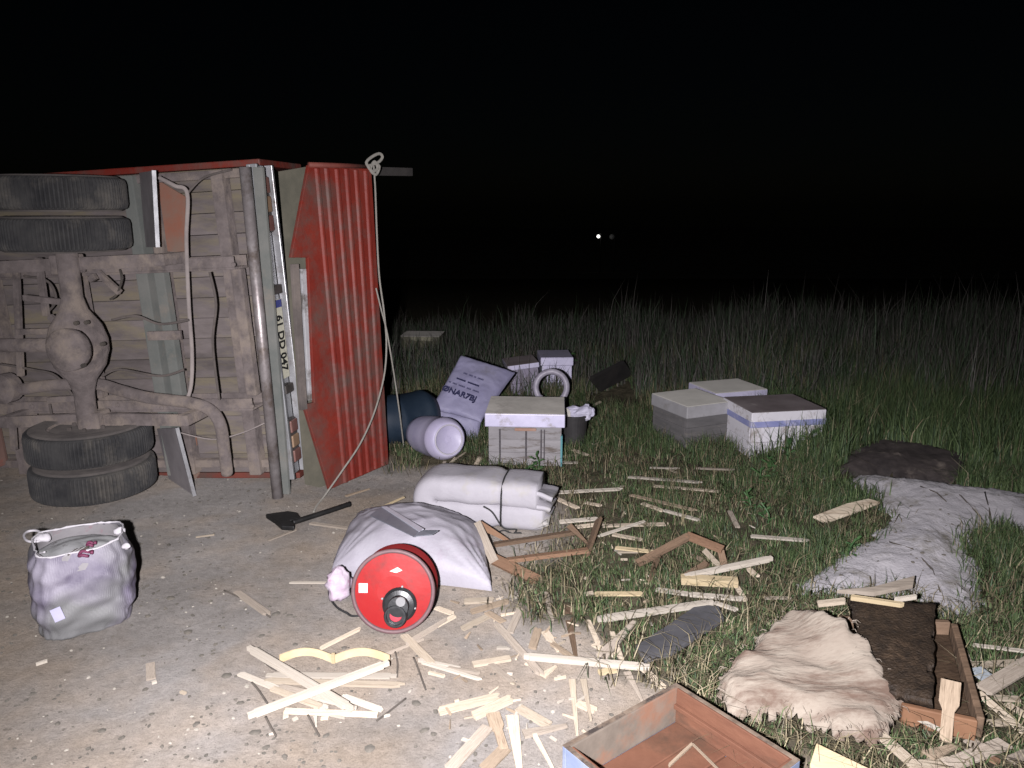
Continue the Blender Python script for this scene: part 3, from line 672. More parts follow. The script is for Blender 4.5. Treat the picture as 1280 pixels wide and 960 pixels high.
# folded white quilt tied with black cord
quilt_m = M('quilt_white', (.66, .63, .68), (.78, .75, .80), 3, .75, .4, 50, c3=(.70, .66, .52), s3=2.2, t3=(.50, .66), bdist=.004)
qa, qb = G(520, 655), G(683, 668)
qd = (qb - qa); qd.z = 0; ql = qd.length; qd.normalize(); qn = Vector((-qd.y, qd.x, 0))
quilt = thing('folded_quilt', (qa + qb) / 2, 'thick white quilt folded and rolled, tied with black cord, lying behind the sack', 'quilt')
block([qa - qn * .05 - qd * .05, qb - qn * .05, qb + qn * .30, qa + qn * .30 - qd * .05])
def qpath(t):
    Lt, Lb, r, x0 = ql * .95 - .13, ql - .13, .060, .13
    tot = Lt + math.pi * r + Lb; d = t * tot
    if d < Lt: return x0 + Lt - d, .185 - .012 * (d / Lt - 1) ** 2, 0.0, 1.0
    if d < Lt + math.pi * r:
        a = (d - Lt) / r; return x0 - r * math.sin(a), .125 + r * math.cos(a), -math.sin(a), math.cos(a)
    return x0 + d - Lt - math.pi * r, .065, 0.0, -1.0
def quilt_fn(u, v):
    th = 2 * math.pi * u; x, z, nx, nzz = qpath(v); turn = -nx
    sg = lambda q_, e: math.copysign(abs(q_) ** e, q_)
    hy, ht = .150 - .012 * (x / ql), .076 + .012 * turn
    y, n_ = hy * sg(math.cos(th), .5), ht * sg(math.sin(th), .62)
    if n_ < 0: n_ *= 1 - .25 * turn
    p = qa + qd * (x - .02 + nx * n_) + qn * (.15 + y); p.z = hgt(p.x, p.y) + z + nzz * n_
    d = abs(nz(x * 6 + 3 * y, y * 12, v * 9)) * -.006 + .006 * nz(x * 9, y * 9, v * 5) - .010 * math.exp(-((x / ql - .66) / .03) ** 2)
    o_ = qn * math.cos(th) + (qd * nx + Vector((0, 0, nzz))) * math.sin(th); p = p + o_ * d
    p.z = max(p.z, hgt(p.x, p.y) - .003); return p
mb = MB().grid(quilt_fn, 48, 130, wrap=True); k = len(mb.v); mb.f += [tuple(range(48))[::-1], tuple(range(k - 48, k))]
mb.build('quilt_body', quilt_m, quilt, smooth=True)
for k in range(3):                                                    # loose layered ends
    zz = .055 + k * .065; le = .004 + .010 * ((k * 7) % 3)
    def lay(u, v, zz=zz, le=le, k=k):
        p = qb + qd * (-.10 + u * (.10 + le)) + qn * (.02 + .24 * v); p.z = hgt(p.x, p.y) + zz + .016 * math.sin(3 * v + k) - .02 * u * u + .008 * nz(p.x * 14, p.y * 14, k); return p
    MB().grid(lay, 14, 18).build('quilt_layer', quilt_m, quilt, smooth=True, solid=.022)
cord_m = M('cord_black', (.015, .015, .015), (.03, .03, .03), 40, .7)
def ring_pts(x, grow=.004):
    out = []
    for k in range(41):
        th = math.pi * (.04 + k / 40 * 1.0); y = .15 - .152 * math.copysign(abs(math.cos(th)) ** .6, math.cos(th)); z = .145 + (.108 * math.sin(th))
        p = qa + qd * (x * ql) + qn * y; out.append(Vector((p.x, p.y, hgt(p.x, p.y) + z + grow)))
    return out
rp_ = ring_pts(.66); f0 = rp_[0]
front = [Vector((f0.x, f0.y, f0.z - .13)) - qn * .012, Vector((f0.x, f0.y, f0.z - .07)) - qn * .012] + rp_
MB().tube(front, .0045, 6).build('cord', cord_m, quilt, smooth=True)
kx = [G(x, y, .03) - qn * .02 for x, y in ((604, 633), (615, 640), (625, 655), (634, 662), (645, 664), (640, 669), (630, 665), (624, 668), (634, 670), (650, 668), (652, 672))]
kx = [Vector((p.x, p.y, max(p.z, .03))) for p in kx]
kq = [plane_hit(x, y, qa - qn * .012, qn) for x, y in ((604, 633), (615, 640), (625, 655), (632, 661), (645, 662), (641, 667), (630, 663), (623, 666), (634, 668), (650, 666), (652, 671))]
MB().tube(smooth_path(kq), .0042, 6).build('cord_knot', cord_m, quilt, smooth=True)

# red drum with a black motor hub, leaning on the sack
dr = G(491, 793); dax = Vector((-.01, -.94, .25)).normalized()
Rr = .160; side_ = dax.cross(Vector((0, 0, 1))).normalized(); upv = side_.cross(dax).normalized()
dc = dr + upv * (Rr * 1.0) + Vector((0, 0, .004))
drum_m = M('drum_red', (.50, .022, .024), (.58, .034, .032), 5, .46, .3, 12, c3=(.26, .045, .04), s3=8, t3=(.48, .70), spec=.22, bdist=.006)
rim_m = M('drum_rim', (.10, .06, .065), (.17, .10, .10), 8, .55)
drum = thing('red_drum', (dr.x, dr.y, dr.z), 'bright red round drum with black motor hub and white sticker leaning on the sack', 'drum')
block([dr + Vector((x, y, 0)) for x, y in ((-.2, -.05), (.2, -.05), (.2, .25), (-.2, .25))])
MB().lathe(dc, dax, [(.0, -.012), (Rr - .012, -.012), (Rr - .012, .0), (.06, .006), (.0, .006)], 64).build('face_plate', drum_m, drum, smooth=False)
MB().tube([dc + (side_ * math.cos(t) + upv * math.sin(t)) * (Rr - .006) for t in np.linspace(0, 2 * math.pi, 65)], .0085, 10, cap=False).build('rim', rim_m, drum, smooth=True)
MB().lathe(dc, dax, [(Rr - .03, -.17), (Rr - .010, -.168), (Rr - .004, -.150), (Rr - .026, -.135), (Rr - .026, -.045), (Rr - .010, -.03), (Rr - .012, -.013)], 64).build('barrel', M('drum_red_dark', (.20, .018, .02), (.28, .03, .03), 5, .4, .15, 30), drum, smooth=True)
dp = lambda px, py, o=0.0: plane_hit(px, py, dc + dax * o, dax)
hb_m = M('hub_black', (.010, .011, .012), (.022, .023, .024), 8, .38, .2, 40, spec=.5)
hc = dp(500, 755)
hub = MB().lathe(hc, dax, [(.066, .004), (.066, .014), (.056, .022), (.040, .026), (.038, .050), (.0, .052)], 40).build('hub', hb_m, drum, smooth=False)
h2 = dp(495, 769, .03)
MB().lathe(h2, dax, [(.044, -.024), (.044, .018), (.040, .024), (.034, .024), (.034, .006), (.0, .006)], 36).build('hub_cup', hb_m, hub, smooth=False)
MB().lathe(h2 + dax * .0065, dax, [(.024, 0), (.022, .003), (0, .003)], 20).build('hub_badge', M('badge_red', (.35, .03, .05), (.4, .05, .06), 9, .4), hub)
MB().lathe(dp(501, 752, .050), dax, [(.019, 0), (.018, .006), (0, .006)], 20).build('hub_cap', M('cap_grey', (.16, .16, .16), (.22, .22, .22), 9, .5), hub)
for px, py in ((478, 748), (519, 760), (503, 733)):
    MB().lathe(dp(px, py, .012), dax, [(.0045, 0), (.0045, .006), (.002, .008)], 8).build('screw', galv, hub)
st = dp(454, 735, .0075)
MB().box(st, side_ * .017, upv * .018, dax * .0006).build('sticker', M('sticker', (.7, .66, .68), (.8, .76, .78), 20, .5), drum)
MB().prism([dp(487, 714, .0065), dp(497, 709, .0065), dp(503, 713, .0065), dp(495, 716, .0065)], dax * .001).build('paint_chip', M('chip', (.7, .6, .5), (.75, .66, .58), 20, .7), drum)
cab = [G(414, 727, .012), G(411, 738, .012), G(413, 748, .010), G(421, 759, .008), G(433, 766, .008), G(446, 770, .010), dc - dax * .12 - upv * .10]
MB().tube(smooth_path(cab), .0042, 8).build('power_cable', cord_m, drum, smooth=True)

# woven shopping sack with open top
def woven_bag():
    front = G(112, 797); vd = Vector((front.x, front.y, 0)).normalized(); c = Vector((front.x, front.y, hgt(front.x, front.y))) + vd * .166; H = .345
    t = thing('woven_bag', c, 'bulging open woven bag in lilac and grey with rope handles standing on gravel', 'bag')
    tovw = Vector((c.x, c.y, 0)).normalized(); sd = Vector((tovw.y, -tovw.x, 0))
    def pt(u, v, inner=0.0):
        th = 2 * math.pi * u; e = .60
        r = .175 * (.94 + .09 * math.sin(math.pi * (v * .88 + .04))) * (1 - .10 * max(0, v - .8) / .2) * (1 - .10 * max(0, .25 - v) / .25) - inner
        x = math.copysign(abs(math.cos(th)) ** e, math.cos(th)) * r * 1.0; y = math.copysign(abs(math.sin(th)) ** e, math.sin(th)) * r * .92
        p = c + sd * (x + .012 * v) + tovw * y; p.z += H * v * (1 + .02 * math.sin(2 * th + 2.5) + .012 * nz(th * 3, 1, 1)) if v > 0 else 0
        n_ = (p - c); n_.z = 0; n_.normalize()
        d = wrinkle(p, 7, .014, 18, .010, 2) + .007 * nz(th * 5.5, v * 1.6, 3) + .0045 * math.sin(v * 24 + 5 * nz(p.x * 6, p.y * 6, 1))
        if not inner: p = p + n_ * d
        return p
    m = bpy.data.materials.new('bag_weave'); m.use_nodes = True; nt = m.node_tree; N = nt.nodes; L = nt.links; b = N['Principled BSDF']; b.inputs['Roughness'].default_value = .5
    tc = N.new('ShaderNodeTexCoord'); n1 = N.new('ShaderNodeTexNoise'); n1.inputs['Scale'].default_value = 7; n1.inputs['Detail'].default_value = 6
    L.new(tc.outputs['Object'], n1.inputs[0]); r = N.new('ShaderNodeValToRGB'); e = r.color_ramp.elements
    e[0].position = .36; e[0].color = (.11, .095, .14, 1); e[1].position = .62; e[1].color = (.27, .25, .30, 1); L.new(n1.outputs[0], r.inputs[0])
    n2 = N.new('ShaderNodeTexNoise'); n2.inputs['Scale'].default_value = 2.6; L.new(tc.outputs['Object'], n2.inputs[0])
    r2 = N.new('ShaderNodeValToRGB'); r2.color_ramp.elements[0].position = .47; r2.color_ramp.elements[1].position = .58; L.new(n2.outputs[0], r2.inputs[0])
    mx = N.new('ShaderNodeMix'); mx.data_type = 'RGBA'; L.new(r2.outputs[0], mx.inputs['Factor']); L.new(r.outputs[0], mx.inputs['A'])
    mx.inputs['B'].default_value = (.17, .17, .17, 1)
    w = N.new('ShaderNodeTexWave'); w.bands_direction = 'Z'; w.inputs['Scale'].default_value = 70; w.inputs['Distortion'].default_value = 1.5; L.new(tc.outputs['Object'], w.inputs[0])
    w2 = N.new('ShaderNodeTexWave'); w2.bands_direction = 'X'; w2.inputs['Scale'].default_value = 70; w2.inputs['Distortion'].default_value = 1.5; L.new(tc.outputs['Object'], w2.inputs[0])
    ad = N.new('ShaderNodeMath'); L.new(w.outputs[1], ad.inputs[0]); L.new(w2.outputs[1], ad.inputs[1])
    bp = N.new('ShaderNodeBump'); bp.inputs['Strength'].default_value = .35; bp.inputs['Distance'].default_value = .002; L.new(ad.outputs[0], bp.inputs['Height']); L.new(bp.outputs[0], b.inputs['Normal'])
    L.new(mx.outputs['Result'], b.inputs['Base Color'])
    mb = MB().grid(lambda u, v: pt(u, v), 88, 40, wrap=True); mb.f.append(tuple(range(88))[::-1]); mb.build('bag_wall', m, t, smooth=True)
    inside = M('bag_inside', (.34, .32, .33), (.46, .44, .45), 6, .7, .3, 50, c3=(.44, .26, .30), s3=9, t3=(.55, .66))
    mb = MB().grid(lambda u, v: pt(u, .80 + .19 * v, .008), 60, 6, wrap=True); mb.f = [f[::-1] for f in mb.f]; mb.build('bag_lining', inside, t, smooth=True)
    def cont(u, v):
        th = 2 * math.pi * u; p = c + sd * (.150 * v * math.cos(th)) + tovw * (.138 * v * math.sin(th)); p.z += H * .84 + .035 * (1 - v * v) + .03 * abs(nz(p.x * 9, p.y * 9, 2)); return p
    k = MB().grid(cont, 40, 14, wrap=True).build('contents', M('contents', (.46, .46, .47), (.58, .59, .58), 9, .7, .5, 40, c3=(.22, .2, .2), s3=14, t3=(.58, .66)), t, smooth=True)
    on = lambda px, py, dz=0: plane_hit(px, py, Vector((0, 0, H * .88 + dz)), Vector((0, 0, 1)))
    pr = M('print_maroon', (.32, .06, .16), (.42, .12, .22), 20, .6)
    for (px, py, rr) in ((107, 692, .022), (114, 680, .014)):
        pc = on(px, py, .035); MB().tube([pc + Vector((math.cos(q_) * rr, math.sin(q_) * rr, .004 * math.sin(3 * q_))) for q_ in np.linspace(0, 5.6, 22)], .006, 8).build('printed_ring', pr, t, smooth=True)
    for i in range(6):
        a_, b_ = on(82 + i * 3.6, 694 - i * 1.0, .032), on(92 + i * 3.6, 688 - i * .9, .036)
        MB().bar(a_, b_, Vector((.0, .006, 0)), Vector((0, 0, .004))).build('striped_cloth', twig_dark if i % 2 else M('cloth_white', (.6, .58, .6), (.7, .68, .7), 9), t)
    rope = M('handle_white', (.66, .63, .66), (.76, .73, .76), 20, .7, .4, 60)
    rim = [pt(u, .985) + Vector((0, 0, .006)) for u in np.linspace(0, 1, 50)]
    MB().tube(rim, [.003 + .004 * abs(nz(i * .5, 1, 2)) for i in range(50)], 8, cap=False).build('rolled_rim', rope, t, smooth=True)
    kz = lambda px, py, z: plane_hit(px, py, Vector((0, 0, z)), Vector((0, 0, 1)))
    hd = [kz(x, y, .335) for x, y in ((56, 672), (48, 664), (36, 664), (30, 669), (34, 676), (46, 677), (55, 673))]
    MB().tube(smooth_path(hd), .005, 8).build('handle', rope, t, smooth=True)
    hd = [kz(56, 690, .33), kz(44, 694, .30), kz(40, 703, .25), kz(44, 712, .20), kz(40, 716, .17)]
    MB().tube(smooth_path(hd), .004, 8).build('handle', rope, t, smooth=True)
    for px, py, rr in ((52, 673, .022), (149, 664, .02), (158, 682, .012)):
        mb = soft_blob(kz(px, py, .335) - Vector((0, 0, .015)), Vector((rr * 1.3, 0, 0)), Vector((0, rr, 0)), rr * 1.6, 1, 1, .012, px, 18, 12, 25, 50); weld(mb.build('handle_knot', rope, t, smooth=True))
    # paper tag on the front
    n_ = -tovw; pc = plane_hit(72, 768, c - tovw * .182, tovw)
    MB().box(pc, (sd * .017 + Vector((0, 0, .004))), Vector((0, 0, .026)) - sd * .006, n_ * .0012).build('paper_tag', M('tag_lilac', (.50, .48, .68), (.6, .58, .76), 12, .6), t)
    block([c + Vector((math.cos(q_) * .2, math.sin(q_) * .2, 0)) for q_ in np.linspace(0, 6.2, 10)])
woven_bag()

# printed feed sack leaning among the hives
Y0 = 5.18
f00, f10 = atY(538, 512, 5.25), atY(601, 528, 5.20); f01, f11 = atY(576, 444, 5.62), atY(644, 466, 5.62)
fn_ = (f10 - f00).cross(f01 - f00).normalized()
if fn_.dot(EYE - f00) < 0: fn_ = -fn_
feed_m = M('feed_sack', (.44, .42, .64), (.56, .54, .76), 4, .6, .45, 60, c3=(.38, .36, .46), s3=4, t3=(.55, .7), bdist=.003)
fs = thing('printed_sack', (f00.x * .5 + f10.x * .5, 5.22, 0), 'lilac white woven sack with dark blue print, propped up behind the white barrel', 'sack')
weld(pillow(f00, f10, f11, f01, .060, fn_, 46, 46, .014, 6, .30).build('sack_body', feed_m, fs, smooth=True))
g00, g10 = G(545, 545), G(600, 548)
weld(pillow(G(545, 548), G(598, 550), f10, f00, .07, fn_, 36, 30, .016, 9, .32).build('sack_foot', feed_m, fs, smooth=True))
ink = M('ink_blue', (.02, .02, .06), (.035, .035, .09), 40, .7)
ink2 = M('ink_blue_faint', (.09, .088, .16), (.12, .115, .2), 40, .7)
fu = (f10 - f00 + f11 - f01).normalized(); fv = (f01 - f00 + f11 - f10).normalized()
def on_sack(px, py): return plane_hit(px, py, f00 + fn_ * .069, fn_)
def sack_text(txt, size, px, py, mat, nm, wide=1.0):
    me = text_mesh(txt, size, nm); me.materials.append(mat); o = bpy.data.objects.new(nm, me); col.objects.link(o); o.parent = fs
    a = (on_sack(px + 10, py + 3.6) - on_sack(px, py)).normalized(); y = fn_.cross(a).normalized(); p = on_sack(px, py) - Vector(fs['_o']); mt = Matrix.Identity(4)
    for r_ in range(3): mt[r_][0] = a[r_] * wide; mt[r_][1] = y[r_]; mt[r_][2] = fn_[r_] * 6; mt[r_][3] = p[r_]
    o.matrix_local = mt
sack_text('\u00d8NAR7BJ', .062, 574, 492, ink, 'printed_word', 1.0)
sack_text('- -- --- -- ---', .05, 580, 483, ink2, 'printed_line', 1.0)
sack_text('---- -----', .055, 585, 477, ink, 'printed_line', 1.0)
sack_text('-- -- - ---', .045, 592, 470, ink2, 'printed_line', 1.0)

# white plastic barrel lying on its side
bc = G(548, 576); bax = Vector((.50, -.84, .16)).normalized(); br = .135
bo = Vector((bc.x, bc.y + .06, bc.z + br + .004)) + bax * .02
brl = thing('plastic_barrel', (bo.x, bo.y, 0), 'white plastic barrel lying on its side next to the hive', 'barrel')
pl_m = M('plastic_white', (.50, .46, .64), (.63, .59, .76), 4, .42, .1, 20, c3=(.42, .39, .44), s3=6, t3=(.58, .74))
MB().lathe(bo, bax, [(.0, -.30), (br * .8, -.30), (br * .90, -.285), (br * .95, -.22), (br * .985, -.12), (br * 1.0, -.03), (br * .995, .04), (br * 1.015, .05), (br * 1.015, .068), (br * .97, .085), (br * .88, .118), (br * .80, .130), (br * .74, .134), (br * .70, .126), (br * .0, .122)], 48).build('barrel_body', pl_m, brl, smooth=True)
MB().tube([bo + bax * .129 + (bax.orthogonal().normalized() * math.cos(q_) + bax.cross(bax.orthogonal().normalized()) * math.sin(q_)) * br * .70 for q_ in np.linspace(0, 2 * math.pi, 41)], .006, 8, cap=False).build('barrel_ring', M('plastic_ring', (.36, .34, .38), (.44, .42, .46), 8, .5), brl, smooth=True)
MB().lathe(bo + bax * .121, bax, [(.022, 0), (.02, .004), (0, .004)], 18).build('barrel_boss', pl_m, brl)
block([bo + Vector((math.cos(q_) * .15, math.sin(q_) * .15, 0)) for q_ in np.linspace(0, 6.2, 10)])

# dark blue plastic drum behind the tailgate
tc_ = G(508, 560); to = Vector((tc_.x - .02, tc_.y + .15, .175))
td = thing('blue_barrel', (to.x, to.y, 0), 'dark blue plastic barrel lying between the tailgate and the white barrel', 'barrel')
tax = Vector((.75, .62, .0)).normalized()
MB().lathe(to, tax, [(0, -.3), (.15, -.30), (.168, -.28), (.165, -.12), (.172, -.10), (.172, -.08), (.165, -.06), (.165, .10), (.172, .12), (.168, .15), (.14, .20), (.0, .215)], 40).build('barrel_body', M('blue_dark', (.025, .045, .075), (.04, .065, .10), 5, .5, .15, 20, c3=(.09, .10, .12), s3=5, t3=(.58, .74)), td, smooth=True)

# hose hoop
hcn = atY(689, 484, 5.55); hp_ = []
for q_ in np.linspace(-.95, 3.9, 46): hp_.append(hcn + Vector((.115 * math.cos(q_), .02 * math.sin(q_), .115 * math.sin(q_))))
hp_ = [Vector((hcn.x + .0, 5.5, .02)), Vector((hcn.x + .02, 5.52, .10))] + hp_ + [Vector((hcn.x - .13, 5.6, .06)), Vector((hcn.x - .16, 5.7, .015))]
hs = MB().tube(smooth_path(hp_, 3), .023, 10).build('flexible_hose', M('hose_grey', (.22, .20, .25), (.33, .31, .36), 20, .4, .4, 90), base=(hcn.x, 5.55, 0), smooth=True)
tag(hs, 'grey flexible hose standing up in a hoop behind the streaked hive', 'hose')

# dark board leaning in the reeds with a pale stick under it
yb = 5.9
q = [G(734, 472, .20), G(748, 488, .03), G(789, 466, .12)]; q.append(q[0] + q[2] - q[1])
n_ = (q[1] - q[0]).cross(q[3] - q[0]).normalized()
bd = MB().prism(q, n_ * .03).build('tarred_board', M('tar_board', (.012, .011, .011), (.025, .022, .02), 6, .8, .3, 20), base=(q[1].x, q[1].y, 0), bevel=.004)
tag(bd, 'small black board leaning in the reeds', 'board')
block([(q[0].x + .03, q[1].y - .6), (q[2].x - .05, q[1].y - .6), (q[2].x, q[2].y + .1), (q[0].x, q[0].y + .1)])

# crumpled paper on a dark bucket
bk = G(718, 560); bko = Vector((bk.x, bk.y + .11, hgt(bk.x, bk.y)))
bkt = thing('dark_bucket', bko, 'dark plastic bucket half hidden beside the streaked hive', 'bucket')
MB().lathe(bko, (0, 0, 1), [(.0, 0), (.082, 0), (.098, .20), (.104, .20), (.104, .215), (.094, .215), (.09, .16), (0, .158)], 32).build('bucket_wall', M('bucket', (.035, .033, .034), (.06, .056, .056), 6, .6, .2, 20), bkt, smooth=False)
MB().tube([bko + Vector((.104 * math.cos(q_), -.03 * math.sin(q_), .205 - .07 * math.sin(q_))) for q_ in np.linspace(0, math.pi, 20)], .003, 6).build('bail_handle', galv, bkt, smooth=True)
block([bko + Vector((math.cos(q_) * .12, math.sin(q_) * .12, 0)) for q_ in np.linspace(0, 6.2, 10)])
def crumple(c, r, seed, name, mat, label, cat):
    mb = soft_blob(Vector(c), Vector((r * 1.2, 0, 0)), Vector((0, r * .8, 0)), r * 1.5, 1, 1, r * .75, seed, 22, 14, 11, 23)
    return tag(weld(mb.build(name, mat, base=c)), label, cat)
pap = M('paper_lilac', (.55, .53, .68), (.68, .66, .78), 5, .7, .2, 30)
crumple(bko + Vector((.055, -.01, .165)), .075, 3, 'crumpled_bag', pap, 'crumpled lilac white bag lying in the dark bucket', 'bag')
crumple(bko + Vector((-.06, -.01, .165)), .055, 9, 'crumpled_paper', M('paper_cream', (.42, .40, .36), (.52, .50, .45), 5, .8), 'crumpled cream paper in the dark bucket next to the lilac bag', 'paper')

# black pick axe on the gravel
def lay(px, py, z): return G(px, py, z)
axm = M('axe_black', (.010, .010, .010), (.022, .021, .020), 12, .55, .3, 40)
ax0 = G(372, 651, .02); axt = thing('axe', (ax0.x, ax0.y, 0), 'black hand axe lying on the gravel beside the tailgate', 'axe')
MB().tube(smooth_path([G(366, 653, .022), G(385, 647, .022), G(410, 639, .02), G(437, 630, .02)]), [.014] * 16 + [.014] * 8 + [.016], 10).build('handle', axm, axt, smooth=True)
out = [G(x, y, .006) for x, y in ((332, 648), (345, 646), (360, 644), (372, 646), (376, 652), (362, 656), (369, 660), (368, 664), (352, 663), (343, 655))]
MB().prism(out, (0, 0, .026)).build('axe_head', axm, axt, bevel=.006)
# ------------------------------------------------------------------ loose wood: unit pieces shared between alike strips
def unit_piece(kind, seed):
    rng = random.Random(seed); mb = MB()
    def slab(out):                     # outline in x,y ; extruded 0..1 in z with slightly uneven top
        n = len(out); vs = [(x, y, 0) for x, y in out] + [(x, y, 1 + rng.uniform(-.06, .06)) for x, y in out]
        fs = [tuple(range(n))[::-1], tuple(range(n, 2 * n))] + [(i, (i + 1) % n, (i + 1) % n + n, i + n) for i in range(n)]
        mb.add(vs, fs)
    j = lambda a: rng.uniform(-a, a)
    if kind == 'plain': slab([(-.5, -.5), (.5 + j(.004), -.5), (.5 + j(.004), .5), (-.5, .5)])
    if kind == 'split': slab([(-.5, -.5), (.42, -.48), (.47, -.2), (.44, 0), (.5, .25), (.46, .5), (-.46, .46), (-.5, .1)])
    if kind == 'lug': slab([(-.5, -.28), (-.455, -.28), (-.45, -.5), (.45, -.5), (.455, -.28), (.5, -.28), (.5, .28), (.455, .28), (.45, .5), (-.45, .5), (-.455, .28), (-.5, .28)])
    if kind == 'hoffman': slab([(-.5, -.5), (-.12, -.5), (.0, -.3), (.5, -.3), (.5, .3), (.0, .3), (-.12, .5), (-.5, .5)])
    if kind == 'taper': slab([(-.5, -.5), (.5, -.12), (.49, .22), (-.5, .5)])
    me = bpy.data.meshes.new('strip_' + kind); me.from_pydata([tuple(v) for v in mb.v], [], mb.f); me.update(); return me
UNIT = {k: [unit_piece(k, i) for i in range(2)] for k in ('plain', 'split', 'lug', 'hoffman', 'taper')}
UM = {}
def umesh(kind, i, mat):
    key = (kind, i, mat.name)
    if key not in UM:
        me = UNIT[kind][i].copy(); me.materials.clear(); me.materials.append(mat); UM[key] = me
    return UM[key]
wr = random.Random(21)
def strip_obj(A, B, w, t, mat, kind='plain', roll=0.0, name='wood_strip', parent=None):
    X = B - A; ln = X.length; X.normalize(); Y = Vector((0, 0, 1)).cross(X).normalized(); Z = X.cross(Y)
    if roll:
        q = Matrix.Rotation(roll, 3, X); Y = q @ Y; Z = q @ Z
    o = bpy.data.objects.new(name, umesh(kind, wr.randrange(2), mat)); col.objects.link(o); c = (A + B) / 2
    if parent is not None: c = c - Vector(parent['_o']); o.parent = parent
    m = Matrix.Identity(4)
    for r_ in range(3): m[r_][0] = X[r_] * ln; m[r_][1] = Y[r_] * w; m[r_][2] = Z[r_] * t; m[r_][3] = c[r_]
    if parent is not None: o.matrix_local = m
    else: o.matrix_world = m
    return o
TONEW = {'wood_pale': 'pale', 'wood_white': 'whitish', 'wood_yellow': 'yellow', 'wood_grey': 'grey', 'wood_tan': 'tan', 'wood_brown': 'brown', 'wood_orange': 'orange brown'}
SHAPEW = {'plain': 'square cut', 'split': 'split ended', 'lug': 'notched', 'hoffman': 'waisted', 'taper': 'tapering'}
def strips(rows, place, group, name='wood_strip', cat='wood strip'):
    """each label: length, tone and shape of the piece, then where the piece lies"""
    for r_ in rows:
        (x1, y1, x2, y2, w), rest = r_[:5], r_[5:]
        mat = rest[0] if len(rest) > 0 else wood_pale
        if mat is wood_pale: mat = wr.choice((wood_pale, wood_pale, wood_tan, wood_pale, wood_grey))
        if mat is wood_white: mat = wr.choice((wood_white, wood_white, wood_white, wood_pale))
        kind = rest[1] if len(rest) > 1 else wr.choice(['plain', 'split', 'split', 'taper'])
        z1 = rest[2] if len(rest) > 2 else .002; z2 = rest[3] if len(rest) > 3 else z1; t = rest[4] if len(rest) > 4 else wr.uniform(.0045, .0095)
        roll = rest[5] if len(rest) > 5 else wr.uniform(-.05, .05)
        A, B = G(x1, y1, z1), G(x2, y2, z2); ln = (B - A).length
        size = 'tiny' if ln < .06 else 'short' if ln < .14 else 'medium' if ln < .26 else 'long'
        if name == 'wood_strip': lab = '%s %s %s strip %s' % (size, TONEW[mat.name], SHAPEW[kind], place)
        else: lab = '%s %s %s' % (TONEW[mat.name], cat, place)
        tag(strip_obj(A, B, w, t, mat, kind, roll, name), lab, cat, group)
W_, P_, Y_, G_, B_, O_ = wood_white, wood_pale, wood_yellow, wood_grey, wood_brown, wood_orange
# crossing pile in front of the drum
strips([(333, 845, 496, 846, .030, W_, 'lug', .004), (331, 852, 506, 858, .026, W_, 'split', .004), (300, 843, 366, 870, .024, W_, 'split', .006),
        (376, 875, 409, 887, .026, W_, 'split', .003), (356, 890, 472, 895, .022, P_, 'plain', .003), (428, 871, 478, 889, .024, W_, 'lug', .004),
        (350, 859, 386, 867, .020, P_, 'plain', .014), (384, 869, 446, 887, .030, W_, 'taper', .012), (340, 862, 400, 884, .022, P_, 'plain', .016)],
       'under the two crossed bars on gravel', 'strips in the crossed pile')
tag(strip_obj(G(311, 812, .020), G(440, 889, .026), .028, .016, W_, 'lug'), 'long white bar crossing over the strip pile, pointing at the drum side', 'wood strip')
tag(strip_obj(G(310, 898, .030), G(486, 831, .046), .026, .016, W_, 'lug'), 'topmost long white bar laid across the strip pile', 'wood strip')
strips([(394, 897, 395, 909, .012, W_), (401, 899, 411, 898, .014, W_), (354, 897, 361, 896, .02, W_), (414, 894, 431, 899, .014, W_), (480, 896, 488, 895, .012, W_), (343, 917, 336, 919, .01, W_), (372, 898, 366, 901, .012, W_)],
       'beside the crossed strip pile', 'splinters by the crossed pile', 'wood_splinter', 'splinter')
# bent yellow double strip standing on edge
def bent():
    pts = []
    for k in range(25): t = k / 24; pts.append(G(350 + 66 * t, 829 - 0 * t - 9 * math.sin(math.pi * t), 0))
    for k in range(25): t = k / 24; pts.append(G(419 + 68 * t, 829 - 9 * math.sin(math.pi * t), 0))
    o = thing('bent_strip', G(417, 829), 'pale yellow strip bent into two arcs standing on edge by the crossed pile', 'bent strip')
    for s_, nm in ((pts[:25], 'arc'), (pts[25:], 'arc')):
        mb = MB()
        for p, q in zip(s_, s_[1:]):
            mb.bar(p + Vector((0, 0, .017)), q + Vector((0, 0, .017)), Vector((0, 0, .015)), (q - p).cross(Vector((0, 0, 1))).normalized() * .003)
        mb.build(nm, wood_yellow, o)
    MB().box(G(417, 829) + Vector((0, 0, .02)), (.006, 0, 0), (0, .006, 0), (0, 0, .018)).build('joint_peg', wood_yellow, o)
bent()
def twigs(rows, label, group):
    for pts in rows:
        p = [G(x, y, .006) for x, y in pts]; o = MB().tube(smooth_path(p, 4) if len(p) > 2 else p, .0035, 6).build('twig', twig_dark, base=p[0], smooth=True); tag(o, label, 'twig', group)
twigs([[(471, 901), (488, 888), (507, 873)], [(315, 853), (324, 864), (334, 879)], [(332, 896), (338, 908), (345, 920)], [(385, 894), (391, 906), (399, 920)], [(494, 815), (497, 830), (496, 846)], [(517, 822), (524, 840), (532, 862)], [(280, 738), (310, 752), (338, 772)], [(345, 838), (333, 830), (325, 820)]],
      'thin dark twig lying on the gravel around the crossed strip pile', 'dark twigs on the gravel')
